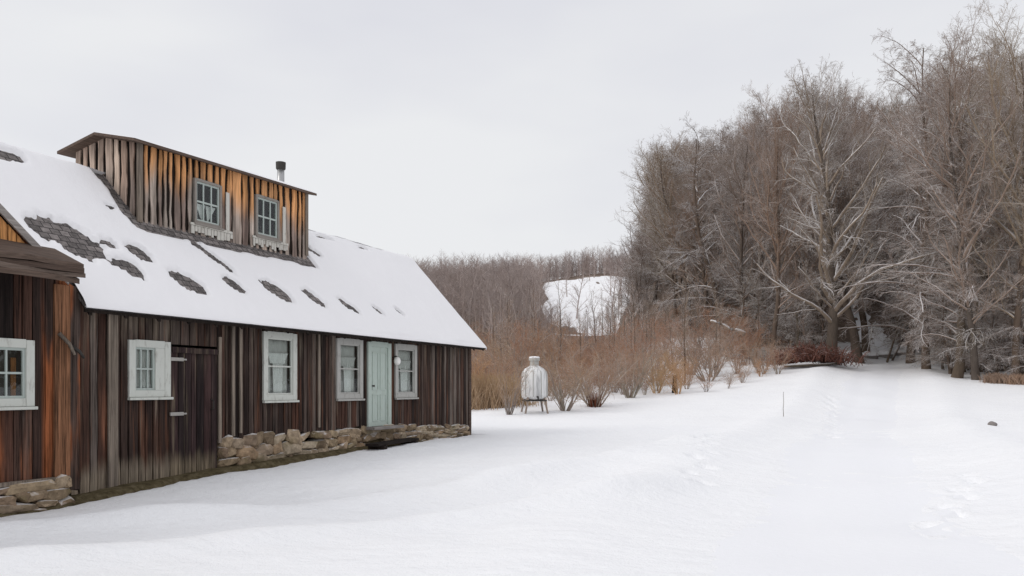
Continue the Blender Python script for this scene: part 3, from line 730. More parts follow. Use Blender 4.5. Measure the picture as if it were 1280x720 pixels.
mb = MB(); stones(mb, WA0, -8.15, lambda a: -.2, lambda a: .3, WB+.05, 8, (.2, .42)); wx(mb.build('stone_foundation', M['stone'], wing))
mb = MB(); mb.box(WA0, -8.2, WB-.07, WB+.02, .285, .34); wx(mb.build('sill_beam', M['pale_plank'], wing))

# bare earth melted out along the foot of the wall
aa = np.arange(-14.2, 4.9, .12); bb = np.linspace(-.62, .12, 9)
A, B_ = np.meshgrid(aa, bb); Xe = BP[0]+A*BD[0]+B_*BN[0]; Ye = BP[1]+A*BD[1]+B_*BN[1]
Ze = zt(Xe, Ye, False).reshape(Xe.shape) + .02 + .05*(fbm(A*3, B_*3, 71)-.5) - .11*sstep(-B_, -.02+.5*fbm(A*2.1, A*0, 77, 4), .2+.42*fbm(A*2.1, A*0, 77, 4)) - .04*sstep(A, 1, 2.5) + np.where(A < -8, .03, 0)
ii = np.arange(A.size).reshape(A.shape)
me = mesh_np('earth', np.stack([Xe, Ye, Ze], -1).reshape(-1, 3), np.stack([ii[:-1, :-1], ii[:-1, 1:], ii[1:, 1:], ii[1:, :-1]], -1).reshape(-1, 4), True); me.materials.append(M['earth'])
tag(link(bpy.data.objects.new('earth', me)), kind='structure')
def bworld(a, b, z=0): return (BP[0]+a*BD[0]+b*BN[0], BP[1]+a*BD[1]+b*BN[1], z)
pl = empty('plank', bworld(0, -.5, zt1(*bworld(0, -.5)[:2])+.09), math.pi/2-BA+.12, 'dark weathered plank lying by the stones below the pale green door', 'plank')
mb = MB(); mb.box(-1.2, 1.0, -.16, .16, -.02, .04); mb.build('board', M['dark'], pl, bevel=.008)
for q in (-1.0, .7):
    mb = MB(); mb.box(q, q+.15, -.2, .2, -.1, -.021); mb.build('cleat', M['dark'], pl)

# ------------------------------------------------------------------ white tank on legs
tx, ty = .028*34.5, 34.5; tz = zt1(tx, ty)
tank = empty('tank', (tx, ty, tz-.05), .2, 'white rounded tank with a narrow neck standing on four thin grey legs', 'tank')
Z0 = 1.6-16*.0345-tz+.05; Z1 = 1.6+27*.0345-tz+.05
mb = MB(); h = Z1-Z0
mb.lathe([(.05, Z0+.01), (.40, Z0+.02), (.52, Z0+.08), (.57, Z0+.2), (.575, Z0+h*.5), (.56, Z0+h*.72), (.52, Z0+h*.82), (.40, Z0+h*.92), (.22, Z0+h*.985), (.195, Z1)], n=32)
mb.build('shell', M['tank'], tank, True)
mb = MB(); mb.lathe([(.19, Z1+.001), (.19, Z1+.2), (.24, Z1+.21), (.24, Z1+.3), (.23, Z1+.32)], n=24); mb.build('neck', M['greypaint'], tank)
for k in range(10):
    an = k*math.pi/5; mb = MB(); mb.tube([(.58*math.cos(an)*q, .58*math.sin(an)*q, Z0+h*v) for q, v in ((.955, .1), (1., .2), (1., .5), (.975, .74), (.9, .84))], [.018]*5, 6); mb.build('rib', M['greypaint'], tank, True)
mb = MB(); mb.lathe([(.02, Z1+.318), (.232, Z1+.322), (.235, Z1+.35), (.2, Z1+.385), (.1, Z1+.4), (.01, Z1+.402)], n=20); mb.build('snow_cap', M['snow'], tank, True)
mb = MB(); mb.tube([(0, -.55, Z0+.14), (0, -.68, Z0+.14), (0, -.72, Z0+.02)], [.04, .04, .035], 8); mb.build('drain_pipe', M['iron'], tank)
for sx in (-1, 1):
    for sy in (-1, 1):
        mb = MB(); mb.tube([(sx*.36, sy*.36, Z0+.12), (sx*.52, sy*.45, -.15)], [.045, .04], 8); mb.build('leg', M['stem_grey'], tank)
mb = MB(); mb.box(-.45, .45, -.45, .45, Z0-.05, Z0+.005); mb.build('base_tray', M['iron'], tank, bevel=.01)

# ------------------------------------------------------------------ trees
def nrm(v): return v/np.maximum(np.linalg.norm(v, axis=-1, keepdims=True), 1e-9)
def tubes(P, Rr, S):
    """P (M,N,3), Rr (M,N) -> verts, quads"""
    Mm, N, _ = P.shape
    T = np.gradient(P, axis=1); T = nrm(T)
    ref = np.zeros_like(T); big = np.abs(T[..., 0]) < .75; ref[..., 0] = big; ref[..., 1] = ~big
    mean = np.abs(T[:, :1, 0]).mean(1) < .75
    ref[..., 0] = mean[:, None]; ref[..., 1] = ~mean[:, None]
    e1 = nrm(np.cross(T, ref)); e2 = np.cross(T, e1)
    ang = 2*np.pi*np.arange(S)/S
    V = P[:, :, None, :] + Rr[:, :, None, None]*(e1[:, :, None, :]*np.cos(ang)[None, None, :, None] + e2[:, :, None, :]*np.sin(ang)[None, None, :, None])
    ids = np.arange(Mm*N*S).reshape(Mm, N, S); nx_ = np.roll(ids, -1, 2)
    Fq = np.stack([ids[:, :-1], nx_[:, :-1], nx_[:, 1:], ids[:, 1:]], -1).reshape(-1, 4)
    return V.reshape(-1, 3), Fq
def kids(rng, P, Rr, L, K, t0, t1, ang, av, lf, tl, nseg, rf, up, wob, bend=0., az=None, radpar=.8, rmin=.004):
    """K child branches on each parent branch"""
    Mm, N, _ = P.shape
    t = t0 + (t1-t0)*(np.arange(K)[None, :] + rng.random((Mm, K)))/K
    s = t*(N-1); i = np.minimum(s.astype(int), N-2); f = (s-i)[..., None]; ar = np.arange(Mm)[:, None]
    p = P[ar, i]*(1-f) + P[ar, i+1]*f; T = nrm(P[ar, i+1]-P[ar, i]); r = Rr[ar, i]*(1-f[..., 0]) + Rr[ar, i+1]*f[..., 0]
    rv = rng.normal(size=(Mm, K, 3)); v = nrm(np.cross(T, rv))
    a = ang(t) if callable(ang) else np.full(t.shape, ang); a = a + av*rng.normal(size=t.shape)
    d = nrm(np.cos(a)[..., None]*T + np.sin(a)[..., None]*v + np.array([0, 0, up]))
    tlf = tl(t) if callable(tl) else (1-tl*t)
    Lc = L[:, None]*lf*tlf*(.65+.7*rng.random(t.shape))
    p = p.reshape(-1, 3); d = d.reshape(-1, 3); Lc = Lc.ravel(); r0 = np.maximum(np.minimum(r.ravel()*radpar, Lc*rf), rmin)
    pts = [p]; dd = d
    for k in range(nseg):
        dd = nrm(dd + wob*rng.normal(size=dd.shape) + np.array([0, 0, bend/nseg])); pts.append(pts[-1] + dd*(Lc/nseg)[:, None])
    Pc = np.stack(pts, 1); Rc = r0[:, None]*np.linspace(1, .3, nseg+1)[None, :]
    return Pc, Rc, Lc
def join(parts):
    V = []; Fq = []; b = 0
    for v, f_ in parts: V.append(v); Fq.append(f_+b); b += len(v)
    return np.concatenate(V), np.concatenate(Fq)
def stem(rng, H, r0, n=15, wob=.06, lean=(0, 0), top=.12, fl=1.35):
    d = np.array([lean[0], lean[1], 1.]); pts = [np.array([0, 0, -.35])]
    for k in range(n):
        d = nrm(d + wob*rng.normal(size=3)*np.array([1, 1, .2]) + np.array([0, 0, .08])); pts.append(pts[-1]+d*(H+.35)/n)
    R_ = r0*np.linspace(1, top, n+1); R_[0] *= fl; R_[1] *= 1.08
    return np.array(pts)[None], R_[None]
def forest_tree(seed, H=18, r0=.2, style='tall'):
    rng = np.random.default_rng(seed)
    if style == 'tall':
        P, Rr = stem(rng, H, r0, 16, .05); trunk = [tubes(P, Rr, 9)]; L = np.array([H])
        P1, R1, L1 = kids(rng, P, Rr, L, 42, .2, .97, lambda t: 1.2-.66*t, .16, .33, lambda t: .55+.55*np.sin(np.clip((t-.2)/.8, 0, 1)*np.pi)**.8*(1-.45*t), 7, .016, .12, .13, .35)
        lead = kids(rng, P, Rr, L, 4, .42, .7, .34, .1, .36, .4, 7, .013, .5, .1, .2)
        P1 = np.concatenate([P1, lead[0]]); R1 = np.concatenate([R1, lead[1]]); L1 = np.concatenate([L1, lead[2]])
        c2 = kids(rng, P1, R1, L1, 12, .12, .98, .8, .2, .42, .55, 4, .013, .1, .15, .2)
        c3 = kids(rng, *c2, 8, .12, 1., .78, .25, .48, .45, 3, .0115, .08, .17, .15)
        c4 = kids(rng, *c3, 4, .2, 1., .7, .3, .65, .4, 2, .011, .08, .17, rmin=.006)
    elif style == 'arch':     # long snow-laden boughs that arch over
        P, Rr = stem(rng, H, r0, 15, .07); trunk = [tubes(P, Rr, 9)]; L = np.array([H])
        P1, R1, L1 = kids(rng, P, Rr, L, 42, .12, .97, lambda t: 1.35-.75*t, .18, .30, lambda t: 1.05-.6*t, 8, .012, .18, .10, -.9)
        c2 = kids(rng, P1, R1, L1, 11, .15, .98, .75, .25, .36, .5, 4, .011, .05, .12, -.45)
        c3 = kids(rng, *c2, 8, .12, 1., .7, .25, .52, .4, 3, .011, .0, .14, -.25)
        c4 = kids(rng, *c3, 4, .2, 1., .65, .3, .6, .4, 2, .011, 0, .17, rmin=.006)
    elif style == 'hero':     # old spreading tree, heavy rising limbs with fans of side boughs
        P, Rr = stem(rng, H, r0, 18, .045, top=.1, fl=1.6); trunk = [tubes(P, Rr, 12)]; L = np.array([H])
        P1, R1, L1 = kids(rng, P, Rr, L, 44, .15, .97, lambda t: 1.25-.75*t, .14, .40, lambda t: .98-.55*t, 9, .022, .22, .14, .3, radpar=.62)
        c2 = kids(rng, P1, R1, L1, 12, .15, .98, .8, .2, .36, .5, 5, .017, .1, .14, .1)
        c3 = kids(rng, *c2, 8, .12, 1., .75, .25, .45, .4, 3, .012, .05, .16, .05)
        c4 = kids(rng, *c3, 5, .2, 1., .65, .25, .6, .4, 2, .011, .08, .15, rmin=.006)
    elif style == 'sapling':
        P, Rr = stem(rng, H, r0, 12, .05); trunk = [tubes(P, Rr, 7)]; L = np.array([H])
        P1, R1, L1 = kids(rng, P, Rr, L, 22, .2, .98, .7, .15, .24, .5, 5, .012, .25, .12, .3)
        c2 = kids(rng, P1, R1, L1, 8, .15, .98, .7, .2, .42, .5, 3, .011, .15, .14)
        c3 = kids(rng, *c2, 5, .1, 1., .7, .25, .5, .4, 2, .01, .1, .14)
        c4 = None
    crown = [tubes(P1, R1, 6), tubes(c2[0], c2[1], 4), tubes(c3[0], c3[1], 3)]
    if c4 is not None: crown.append(tubes(c4[0], c4[1], 3))
    mt = mesh_np('trunk', *join(trunk), True); mc = mesh_np('crown', *join(crown), True)
    bark = M['hero_trunk'] if style == 'hero' else M['bark']
    mt.materials.append(bark); mc.materials.append(M['hero'] if style == 'hero' else M['arch'] if style == 'arch' else M['limb'])
    return mt, mc, float(max(v[:, 2].max() for v, _ in crown))*.97
PROTO = {'tall': [forest_tree(s, 18, .2, 'tall') for s in (101, 102, 103, 104, 105)], 'arch': [forest_tree(s, 15, .18, 'arch') for s in (201, 202, 203)], 'hero': [forest_tree(301, 19.5, .42, 'hero')], 'sapling': [forest_tree(s, 8, .07, 'sapling') for s in (401, 402)]}
def tree(x, y, H, style, k, rz, label, group=None, thick=1.0, name='bare_tree', cat='tree', lean=0.0, wide=1.0):
    mt, mc, h = PROTO[style][k % len(PROTO[style])]
    o = empty(name, (x, y, zt1(x, y)), rz, label, cat, group)
    s = H/h; o.scale = (s*wide, s*wide, s); o.rotation_euler = (lean*.6, lean, rz)
    a = link(bpy.data.objects.new('trunk', mt), o); b = link(bpy.data.objects.new('crown', mc), o)
    a.scale = (thick, thick, 1)
    return o
SKU = [.13, .14, .16, .185, .22, .25, .28, .305, .35, .38, .40, .45, .47, .485, .5, .54, .57, .6, .62, .7, 1]
SKY = [300, 240, 205, 182, 172, 164, 146, 126, 108, 92, 84, 92, 140, 140, 74, 42, 30, 36, -10, -70, -90]
def skytop(x, y): u = x/y; return 1.6 + (484-np.interp(u, SKU, SKY))/1000*y
placed = []
def far_enough(x, y, d): return all((x-a)**2+(y-b)**2 > d*d for a, b in placed)
# named front trees (u, Y, style, proto, label)
FRONT = [
 (.398, 55, 'hero', 0, 0.6, 'large old bare tree with heavy snow streaked limbs, beside the left edge of the lane', 1.0, 1.0),
 (.434, 60, 'tall', 1, 1.0, 'dark straight trunk just right of the large old tree at the lane end', 1.9, .9),
 (.4425, 66, 'tall', 3, 2.2, 'paler grey trunk close behind the dark straight trunk at the lane end', 1.7, .8),
 (.498, 60, 'arch', 1, 1.4, 'thick pale trunked tree with arching snowy boughs where the lane meets the wood', 1.15, 1.0),
 (.555, 47, 'arch', 0, .4, 'dark slightly leaning tree at the right edge of the lane with low snowy boughs', 1.2, 1.0),
 (.581, 45.5, 'tall', 2, 4.0, 'stout dark tree just right of the leaning one by the lane', 1.1, 1.0),
 (.628, 45, 'tall', 2, 1.2, 'tallest bare tree reaching past the top of the photo at the far right', .9, 1.1),
 (.326, 60, 'tall', 0, .2, 'slim dark twin trunked looking tree left of the large old tree', 1.3, .8),
 (.352, 66, 'arch', 2, 1.9, 'bare tree with pale boughs right behind the reddish brush pile', 1.2, 1.0),
 (.29, 66, 'tall', 2, 5.1, 'bare grey tree behind the leaning pale pole at the edge of the thicket', 1.2, 1.0),
 (.266, 71, 'arch', 1, 3.6, 'bushy bare tree in the middle of the wood edge above the orange shrubs', 1.1, 1.1),
 (.242, 76, 'tall', 3, .9, 'bare brown tree at the wood edge between the leftmost crowns and the pale pole', 1.1, 1.1),
 (.222, 80, 'tall', 1, 2.5, 'second crown from the left end of the wood', 1.1, 1.15),
 (.205, 86, 'tall', 0, 4.4, 'leftmost bare tree of the wood, standing against the open sky', 1.0, 1.0),
 (.518, 52, 'arch', 2, 5.0, 'slender tree in the clump right of the lane end with drooping boughs', 1.0, 1.0),
 (.60, 50, 'arch', 1, 2.2, 'snowy boughed tree behind the brown grass at the far right', 1.1, 1.1),
]
for (u, y, st, k, rz, lab, th, wd) in FRONT:
    x = u*y; H = float(skytop(x, y)) - zt1(x, y); placed.append((x, y))
    tree(x, y, H, st, k, rz, lab, None, th, 'old_tree' if st == 'hero' else 'bare_tree', 'tree', .05 if 'leaning' in lab else 0, wd)
rt = random.Random(77); count = 0
def front_line(u): return float(np.interp(u, [.12, .15, .2, .25, .3, .36, .40, .47, .52, .58, .7], [92, 84, 76, 70, 62, 58, 62, 72, 54, 46, 44]))
ZONES = [(.13, .225, 'bare brown tree standing among others in the left third of the wooded hill', 'trees in the left third of the wood'), (.225, .335, 'bare brown tree standing deep in the middle of the wooded hill', 'trees in the middle of the wood'), (.335, .47, 'bare grey brown tree deep behind the large old tree', 'trees behind the large old tree'), (.47, .80, 'bare grey tree deep in the wood right of the lane', 'trees in the wood right of the lane')]
for (y0, y1, n, d) in ((44, 70, 46, 2.8), (70, 95, 95, 3.0), (95, 125, 90, 3.8), (125, 155, 50, 5.0)):
    tries = 0; c = 0
    while c < n and tries < 4000:
        tries += 1; u = rt.uniform(.16, .74); y = rt.uniform(y0, y1); x = u*y
        if y < front_line(u)+1.0 or u < (.202 if y < 100 else .178): continue
        if u > .66 and rt.random() < .5: continue
        if y < 84 and abs(x-float(road_x(y))) < 3.8: continue
        if not far_enough(x, y, d): continue
        H = min(float(skytop(x, y))-zt1(x, y), rt.uniform(15, 21))*rt.uniform(.86, 1.0)
        if H < 7: continue
        placed.append((x, y)); c += 1; count += 1
        z = next((q for q in ZONES if q[0] <= u < q[1]), ZONES[-1])
        tree(x, y, H, rt.choice(['tall', 'tall', 'arch']), rt.randrange(5), rt.uniform(0, 6.28), z[2], z[3], rt.uniform(.8, 1.2), wide=rt.uniform(1.0, 1.4))

c = tr = 0
while c < 16 and tr < 900:      # smaller trees on the bank between the clearing and the wood
    tr += 1; y = rt.uniform(92, 150); u = rt.uniform(.143, .176); x = u*y
    if not far_enough(x, y, 2.2): continue
    placed.append((x, y)); c += 1
    tree(x, y, rt.uniform(6.5, 10.5), rt.choice(['tall', 'arch']), rt.randrange(5), rt.uniform(0, 6.28), 'small bare tree on the bank between the snowy clearing and the wooded hill', 'trees on the bank beside the clearing', 1.0, wide=rt.uniform(1.1, 1.5))
for (ua, ub, n, lab, grp) in ((.475, .70, 30, 'low young bare tree at the foot of the wood right of the lane', 'young trees at the foot of the wood right of the lane'), (.27, .395, 16, 'low young bare tree in the undergrowth left of the large old tree', 'young trees left of the large old tree')):
    c = tr = 0
    while c < n and tr < 1500:
        tr += 1; u = rt.uniform(ua, ub); y = front_line(u)+rt.uniform(-1, 9); x = u*y
        if y < 76 and abs(x-float(road_x(y))) < 4.2: continue
        if not far_enough(x, y, 1.1): continue
        placed.append((x, y)); c += 1
        tree(x, y, rt.uniform(3.5, 7.5), rt.choice(['arch', 'sapling', 'arch']), rt.randrange(5), rt.uniform(0, 6.28), lab, grp, 1.0, 'young_tree', 'young tree', wide=rt.uniform(1.1, 1.5))
# saplings and shrubs of the thicket
def shrub(seed, H=4, n=11, spread=.5, K2=8):
    rng = np.random.default_rng(seed)
    az = rng.random(n)*6.28; inc = spread*(.25+.75*rng.random(n)); d = np.stack([np.cos(az)*np.sin(inc), np.sin(az)*np.sin(inc), np.cos(inc)], -1)
    L = H*(.7+.35*rng.random(n)); pts = [np.stack([.18*np.cos(az), .18*np.sin(az), az*0-.15], -1)]; ns = 7
    for k in range(ns):
        d = nrm(d + .13*rng.normal(size=d.shape) + np.array([0, 0, .03])); pts.append(pts[-1]+d*(L/ns)[:, None])
    P = np.stack(pts, 1); r0 = .022+.02*rng.random(n); Rr = r0[:, None]*np.linspace(1, .25, ns+1)[None]
    c2 = kids(rng, P, Rr, L, K2, .18, 1., .8, .25, .40, .4, 4, .011, .06, .2, .05, rmin=.006)
    c3 = kids(rng, *c2, 5, .1, 1., .8, .3, .55, .4, 3, .011, .04, .22, .0, rmin=.005)
    c4 = kids(rng, *c3, 2, .2, 1., .8, .3, .6, .3, 2, .01, .05, .2, 0, rmin=.004)
    return mesh_np('stems', *tubes(P, Rr, 6), True), mesh_np('twigs', *join([tubes(c2[0], c2[1], 4), tubes(c3[0], c3[1], 3), tubes(c4[0], c4[1], 3)]), True), H
SH = {}
for key, tw, stm in (('grey', 'shrub_grey', 'stem_grey'), ('red', 'shrub_red', 'stem_grey'), ('tan', 'shrub_tan', 'shrub_tan')):
    SH[key] = []
    for s in range(3):
        a, b, h = shrub(500+s*7+len(key), 4, 11+s*2, .42+.1*s)
        a.materials.append(M[stm]); b.materials.append(M[tw]); SH[key].append((a, b, h))
def put_shrub(x, y, H, key, k, rz, label, group=None, wide=1.0, name='bare_shrub'):
    a, b, h = SH[key][k % 3]; o = empty(name, (x, y, zt1(x, y)), rz, label, 'shrub', group); s = H/h; o.scale = (s*wide, s*wide, s)
    link(bpy.data.objects.new('stems', a), o); link(bpy.data.objects.new('twigs', b), o); return o
NEAR = [(-.004, 33.6, 2.6, 'grey', 0, 'vase shaped grey shrub just left of the white tank'), (.066, 35.5, 2.9, 'grey', 1, 'grey shrub with upright stems just right of the white tank'), (.103, 37.5, 3.3, 'grey', 2, 'wide shrub with a russet brown clump at its base, second right of the white tank'), (.147, 41, 3.4, 'grey', 0, 'shrub with slanting dark stems, third right of the white tank')]
for (u, y, H, key, k, lab) in NEAR:
    o = put_shrub(u*y, y, H, key, k, u*40, lab, None, 1.1 if u > 0 else .75)
    # a few heavy stems showing above the snow
    rr = random.Random(int(u*1000)); mb = MB()
    for q in range(5):
        an = rr.uniform(0, 6.28); l = rr.uniform(1.0, 1.7); dx, dy = .5*l*math.cos(an), .5*l*math.sin(an)
        mb.tube([(0.1*dx, .1*dy, -.15), (.55*dx, .5*dy, l*.45), (dx*1.1, dy, l*1.1)], [.065, .05, .03], 7)
    mb.build('heavy_stems', M['stem_grey'], o, True)
    if 'russet' in lab:
        mb = MB()
        for q in range(90):
            an = rr.uniform(0, 6.28); l = rr.uniform(.4, .85); rad = rr.uniform(0, .35)
            mb.tube([(rad*math.cos(an), rad*math.sin(an), -.05), ((rad+.12)*math.cos(an), (rad+.12)*math.sin(an), l)], [.03, .008], 4)
        mb.build('russet_clump', M['russet'], o, True)
SHL = {'grey': ('grey brown bare shrub of the thicket behind the white tank', 'grey brown shrubs of the thicket'), 'red': ('reddish brown bare shrub of the thicket below the wooded hill', 'reddish shrubs of the thicket'), 'tan': ('tan yellow shrub of the thicket with dry leaves', 'tan shrubs of the thicket')}
rs = random.Random(5); sp = []
for (y0, y1, n, dmin) in ((38, 45, 30, .9), (45, 54, 36, 1.3), (54, 68, 40, 1.4)):
    c = tr = 0
    while c < n and tr < 4000:
        tr += 1; u = rs.uniform(-.075, .335); y = rs.uniform(y0, y1)
        fy = float(np.interp(u, [-.1, -.03, .1, .18, .22, .27, .33], [38, 39, 41.5, 42, 41.5, 43, 49]))
        if y < fy: continue
        x = u*y
        if any((x-a)**2+(y-b)**2 < dmin**2 for a, b in sp): continue
        sp.append((x, y)); c += 1
        wt = {'grey': 1.0, 'red': 1.1+1.4*(.06 < u < .3), 'tan': (1.6 if u < -.03 else .15)+(.9 if .17 < u < .23 else 0)}
        key = rs.choices(list(wt), list(wt.values()))[0]
        H = (rs.uniform(1.0, 3.4) if y < 46 else rs.uniform(1.8, 4.8))*(.8 if u > .28 else 1)*(.8 if key == 'tan' else 1)
        put_shrub(x, y, H, key, rs.randrange(3), rs.uniform(0, 6.28), *SHL[key], wide=rs.uniform(.9, 1.2))
for q in range(42):
    u = rs.uniform(-.03, .27); y = rs.uniform(48, 74); x = u*y
    tree(x, y, rs.uniform(4.5, 7.2), 'sapling', q, rs.uniform(0, 6), 'thin pale sapling rising above the thicket below the snowy clearing', 'saplings above the thicket', 1.1, 'sapling', 'sapling')

# ------------------------------------------------------------------ far wood on the hills
def far_wood():
    rng = np.random.default_rng(9); protos = []
    for s in range(6):
        r2 = np.random.default_rng(900+s); H = 11.
        P, Rr = stem(r2, H, .16, 7, .05); L = np.array([H])
        c1 = kids(r2, P, Rr, L, 26, .12, 1., lambda t: 1.15-.5*t, .25, .34, .45, 3, .014, .1, .12, .15, rmin=.02)
        c2 = kids(r2, *c1, 8, .15, 1., .7, .25, .5, .4, 2, .014, .15, .12, rmin=.016)
        protos.append(join([tubes(P, Rr, 5), tubes(c1[0], c1[1], 3), tubes(c2[0], c2[1], 3)]))
    V = []; Fq = []; b = 0; n = 0
    while n < 3150:
        y = 100 + 285*rng.random()**.65; u = rng.uniform(-.34, .72); x = u*y
        if u > .185 and y < 158: continue
        if u > .25 and (y > 300 or rng.random() < .35): continue
        yl = 190+1000*max(0, .075-u)
        if .028 < u < .165 and yl-45 < y < 306+130*(u-.05) and rng.random() < ((.955 if .045 < u < .15 and y > yl+8 else .85) if y > 170 else .9): continue
        v, f_ = protos[rng.integers(6)]; s = rng.uniform(.7, 1.15)*(.8 if y > 250 else 1); s = s*(rng.uniform(.3, .6) if .02 < u < .135 and y < 175 else 1)*(1.0 if u > .125 or y > 175 else .8); a = rng.random()*6.28; ca, sa = math.cos(a), math.sin(a)
        w = np.stack([v[:, 0]*ca-v[:, 1]*sa, v[:, 0]*sa+v[:, 1]*ca, v[:, 2]], -1)*s*np.array([1.25, 1.25, 1.0]) + np.array([x, y, zt1(x, y)])
        V.append(w.astype(np.float32)); Fq.append(f_+b); b += len(w); n += 1
    me = mesh_np('far_wood', np.concatenate(V), np.concatenate(Fq), True)
    me.materials.append(M['farwood']); return tag(link(bpy.data.objects.new('far_wood', me)), kind='stuff')
def mat_far():
    t = NT('far_bare_twigs'); p = t.coord(); n = t.noise(p, .05, 3); n2 = t.noise(p, .6, 3)
    c = t.mix(t.step(n, .4, .6), (.34, .28, .26), (.42, .335, .3)); c = t.mix(t.math('MULTIPLY', n2, .4), c, (.6, .55, .54)); return t.done(c, .95, .05)
M['farwood'] = mat_far(); far_wood()

# ------------------------------------------------------------------ small things at the wood edge
def at(u, y, dz=0): return (u*y, y, zt1(u*y, y)+dz)
def pole(name, p, q, r, label, cat, mat):
    mb = MB(); p = Vector(p); q = Vector(q); m = (p+q)/2; o = empty(name, p, 0, label, cat)
    n = 8; mb.tube([(q-p)*(k/n)+Vector((0, .03*math.sin(k*2.1), .05*math.sin(k*1.3))) for k in range(n+1)], [r*(1-.45*k/n) for k in range(n+1)], 9); mb.build('log', mat, o, True)
    return o
Ye = 52.
pole('fallen_pole', (.296*Ye, Ye+1, 1.6+68*.052), (.244*Ye, Ye-1, 1.6+82*.052), .16, 'pale snow topped pole leaning out of the brown thicket', 'pole', mat_bark('snowy_log', (.25, .2, .16), (.4, .34, .29), .95, .0, .4))
for k, (ux, uy) in enumerate(((.468, .49), (.474, .503))):
    y = 61+k; z = zt1(ux*y, y); pole('leaning_pole', (ux*y, y, z-.2), (uy*y, y+.5, z+3.6-.4*k), .09, 'left one of two slanting poles at the end of the lane' if k == 0 else 'right one of two slanting poles at the end of the lane', 'pole', M['bark'])
o = pole('post', at(.203, 43.0, -.3), at(.2035, 43.0, .95), .17, 'short dark stump post at the front of the orange shrubs', 'post', M['dark'])
o = pole('stake', at(.339, 31, -.3), at(.3395, 31, 1.0), .013, 'thin pale stake sticking out of the open snow', 'stake', M['pale_plank'])
def rock(loc, s, label, seed, mat, name='rock', cap=True):
    import bmesh as _b
    rr = random.Random(seed); o = empty(name, loc, rr.uniform(0, 6), label, name.replace('_', ' '))
    for part, k, dz, m in (('stone', 1.0, 0, mat), ('snow_cap', 1.03, .2, M['snow']))[:2 if cap else 1]:
        bm = _b.new(); _b.ops.create_icosphere(bm, subdivisions=3, radius=1); mb = MB()
        vs = [((v.co.x*s[0])*k*(1+.15*math.sin(v.co.y*3+seed)), v.co.y*s[1]*k*(1+.15*math.sin(v.co.x*4+seed)), ((v.co.z*.8 if part == 'stone' else max(v.co.z, -.05)*.72+.26)*s[2]*(1+.1*math.sin(v.co.x*5+seed*2)))) for v in bm.verts]
        mb.poly(vs, [tuple(v.index for v in f_.verts) for f_ in bm.faces]); bm.free(); mb.build(part, m, o, True)
    return o
rock(at(.60, 26.5, .03), (.14, .14, .13), 'small dark rock poking from the open snow on the right', 3, M['darkstone'], 'rock', False)
RK = [(.425, 62.5, 1.3, .8, 'low snow capped boulder left of the dark trunk at the lane end'), (.447, 63.5, 1.0, .7, 'snow capped boulder between the two trunks at the lane end'), (.468, 64, 1.5, .75, 'widest snow capped boulder right of the trunks at the lane end'), (.487, 64.5, .9, .5, 'small snow capped boulder nearest the arching tree at the lane end')]
for k, (u, y, sx, szz, lab) in enumerate(RK): rock(at(u, y, .05), (sx*.62, .6, szz*.75), lab, k+11, M['darkstone'], 'boulder')
# brush pile of red brown sticks
bp = empty('brush_pile', at(.372, 53.5), 0, 'low reddish brown brush pile left of the lane before the large old tree', 'brush pile')
rng = np.random.default_rng(4); n = 900
c = np.stack([rng.normal(0, 1.25, n), rng.normal(0, .7, n), rng.random(n)*.3-.1], -1); d = nrm(np.stack([rng.normal(0, 1, n), rng.normal(0, 1, n), .55+.5*rng.random(n)], -1)); L = .6+rng.random(n)*.9
k = np.linspace(0, 1, 4); P = c[:, None, :] + d[:, None, :]*(L[:, None]*k[None])[..., None]; P[..., 2] += .25*np.sin(k*np.pi)[None]
P[..., 2] += np.clip(.9-.25*np.abs(P[..., 0]), 0, 1)*.5
me = mesh_np('sticks', *tubes(P, np.repeat((.014+.02*rng.random(n))[:, None], 4, 1)*np.array([1, .9, .7, .4]), 4), True); me.materials.append(mat_bark('red_brush', (.09, .04, .032), (.2, .1, .08), .25, .5, .95)); link(bpy.data.objects.new('sticks', me), bp)
mb = MB(); mb.tube([(-1.9, -.5, .02), (-.6, -.9, .1), (.8, -.8, .16), (1.9, -.4, .3)], [.07, .09, .08, .06], 8); mb.build('edge_log', M['bark'], bp, True)
# dry grass and low brush at the foot of trees on the far right
def grass_tuft(u, y, label, n=260, w=.62, h=1.0, seed=1):
    rng = np.random.default_rng(seed); o = empty('grass_clump', at(u, y), 0, label, 'grass clump')
    c = np.stack([rng.normal(0, w*.5, n), rng.normal(0, w*.4, n), np.full(n, -.05)], -1); d = nrm(np.stack([rng.normal(0, .28, n), rng.normal(0, .28, n), np.ones(n)], -1)); L = h*(.6+.5*rng.random(n)); k = np.linspace(0, 1, 4)
    P = c[:, None] + d[:, None]*(L[:, None]*k[None])[..., None]; P[..., 0] += (k**2)[None]*rng.normal(0, .18, n)[:, None]
    me = mesh_np('blades', *tubes(P, np.repeat(np.full((n, 1), .016), 4, 1)*np.array([1, .9, .7, .3]), 3), True); me.materials.append(M['straw'] if h > 1.2 else M['shrub_grey']); link(bpy.data.objects.new('blades', me), o)
grass_tuft(.605, 44, 'left of two low brown dry grass clumps under the trees at the far right', seed=1, h=.6, n=420)
grass_tuft(.634, 43.5, 'right of two low brown dry grass clumps under the trees at the far right', seed=2, w=.7, h=.6, n=420)
for k, (u, y, lab) in enumerate(((-.040, 37.0, 'yellow dry grass clump close behind the barn corner'), (-.022, 38.5, 'yellow dry grass clump between barn corner and the shrubs left of the tank'))):
    grass_tuft(u, y, lab, 600, 1.9, 1.6, 7+k)

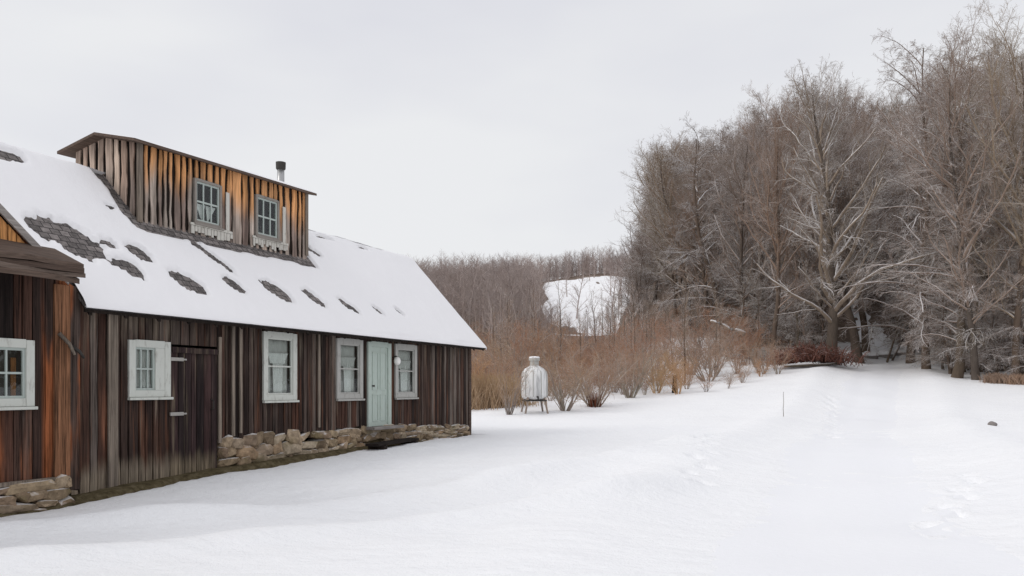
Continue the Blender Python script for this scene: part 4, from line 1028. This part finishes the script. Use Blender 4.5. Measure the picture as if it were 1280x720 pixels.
# ------------------------------------------------------------------ camera, light, sky
cam = bpy.data.cameras.new('camera'); co = link(bpy.data.objects.new('camera', cam)); co.location = (0, 0, 1.6); co.rotation_euler = (math.pi/2, 0, 0)
cam.lens = 1000/1280*36; cam.sensor_width = 36; cam.sensor_fit = 'HORIZONTAL'; cam.shift_y = 124/1280; cam.clip_start = .1; cam.clip_end = 3000
sc.camera = co
EL, AZ = R(36), R(-110)      # sun direction: elevation, compass angle from +Y towards +X
sd = Vector((math.sin(AZ)*math.cos(EL), math.cos(AZ)*math.cos(EL), math.sin(EL)))
sl = bpy.data.lights.new('sun', 'SUN'); sl.energy = .95; sl.angle = R(24); sl.color = (1, .97, .93)
so = link(bpy.data.objects.new('sun', sl)); so.rotation_euler = sd.to_track_quat('Z', 'Y').to_euler(); so.location = (0, 0, 60)
wd = bpy.data.worlds.new('World'); sc.world = wd; wd.use_nodes = True; nt = wd.node_tree; N = nt.nodes; Lk = nt.links
bg = N['Background']; bg.inputs['Strength'].default_value = .1
sk = N.new('ShaderNodeTexSky'); sk.sky_type = 'NISHITA'; sk.sun_disc = False; sk.sun_elevation = EL; sk.sun_rotation = AZ; sk.dust_density = 3
tc = N.new('ShaderNodeTexCoord'); mp = N.new('ShaderNodeMapping'); mp.inputs['Scale'].default_value = (1.1, 1.1, 3.2); Lk.new(tc.outputs['Generated'], mp.inputs[0])
no = N.new('ShaderNodeTexNoise'); no.inputs['Scale'].default_value = 1.6; no.inputs['Detail'].default_value = 4; no.inputs['Roughness'].default_value = .45; Lk.new(mp.outputs[0], no.inputs['Vector'])
cr = N.new('ShaderNodeValToRGB'); cr.color_ramp.elements[0].position = .36; cr.color_ramp.elements[0].color = (.70, .705, .755, 1); cr.color_ramp.elements[1].position = .62; cr.color_ramp.elements[1].color = (.81, .815, .828, 1); Lk.new(no.outputs['Fac'], cr.inputs[0])
sx = N.new('ShaderNodeSeparateXYZ'); Lk.new(tc.outputs['Generated'], sx.inputs[0])
ze = N.new('ShaderNodeMapRange'); ze.inputs[1].default_value = .45; ze.inputs[2].default_value = 1.0; ze.inputs[3].default_value = 10.; ze.inputs[4].default_value = 13.; Lk.new(sx.outputs[2], ze.inputs[0])
cl = N.new('ShaderNodeVectorMath'); cl.operation = 'SCALE'; Lk.new(cr.outputs[0], cl.inputs[0]); Lk.new(ze.outputs[0], cl.inputs['Scale'])
mx = N.new('ShaderNodeMix'); mx.data_type = 'RGBA'; mx.inputs[0].default_value = .93; Lk.new(sk.outputs[0], mx.inputs[6]); Lk.new(cl.outputs[0], mx.inputs[7]); Lk.new(mx.outputs[2], bg.inputs['Color'])
sc.view_settings.view_transform = 'Standard'; sc.view_settings.look = 'None'; sc.view_settings.exposure = .11; sc.view_settings.gamma = 1
sc.cycles.use_denoising = True; sc.cycles.denoising_prefilter = 'NONE'
sc.cycles.max_bounces = 6; sc.cycles.transparent_max_bounces = 8
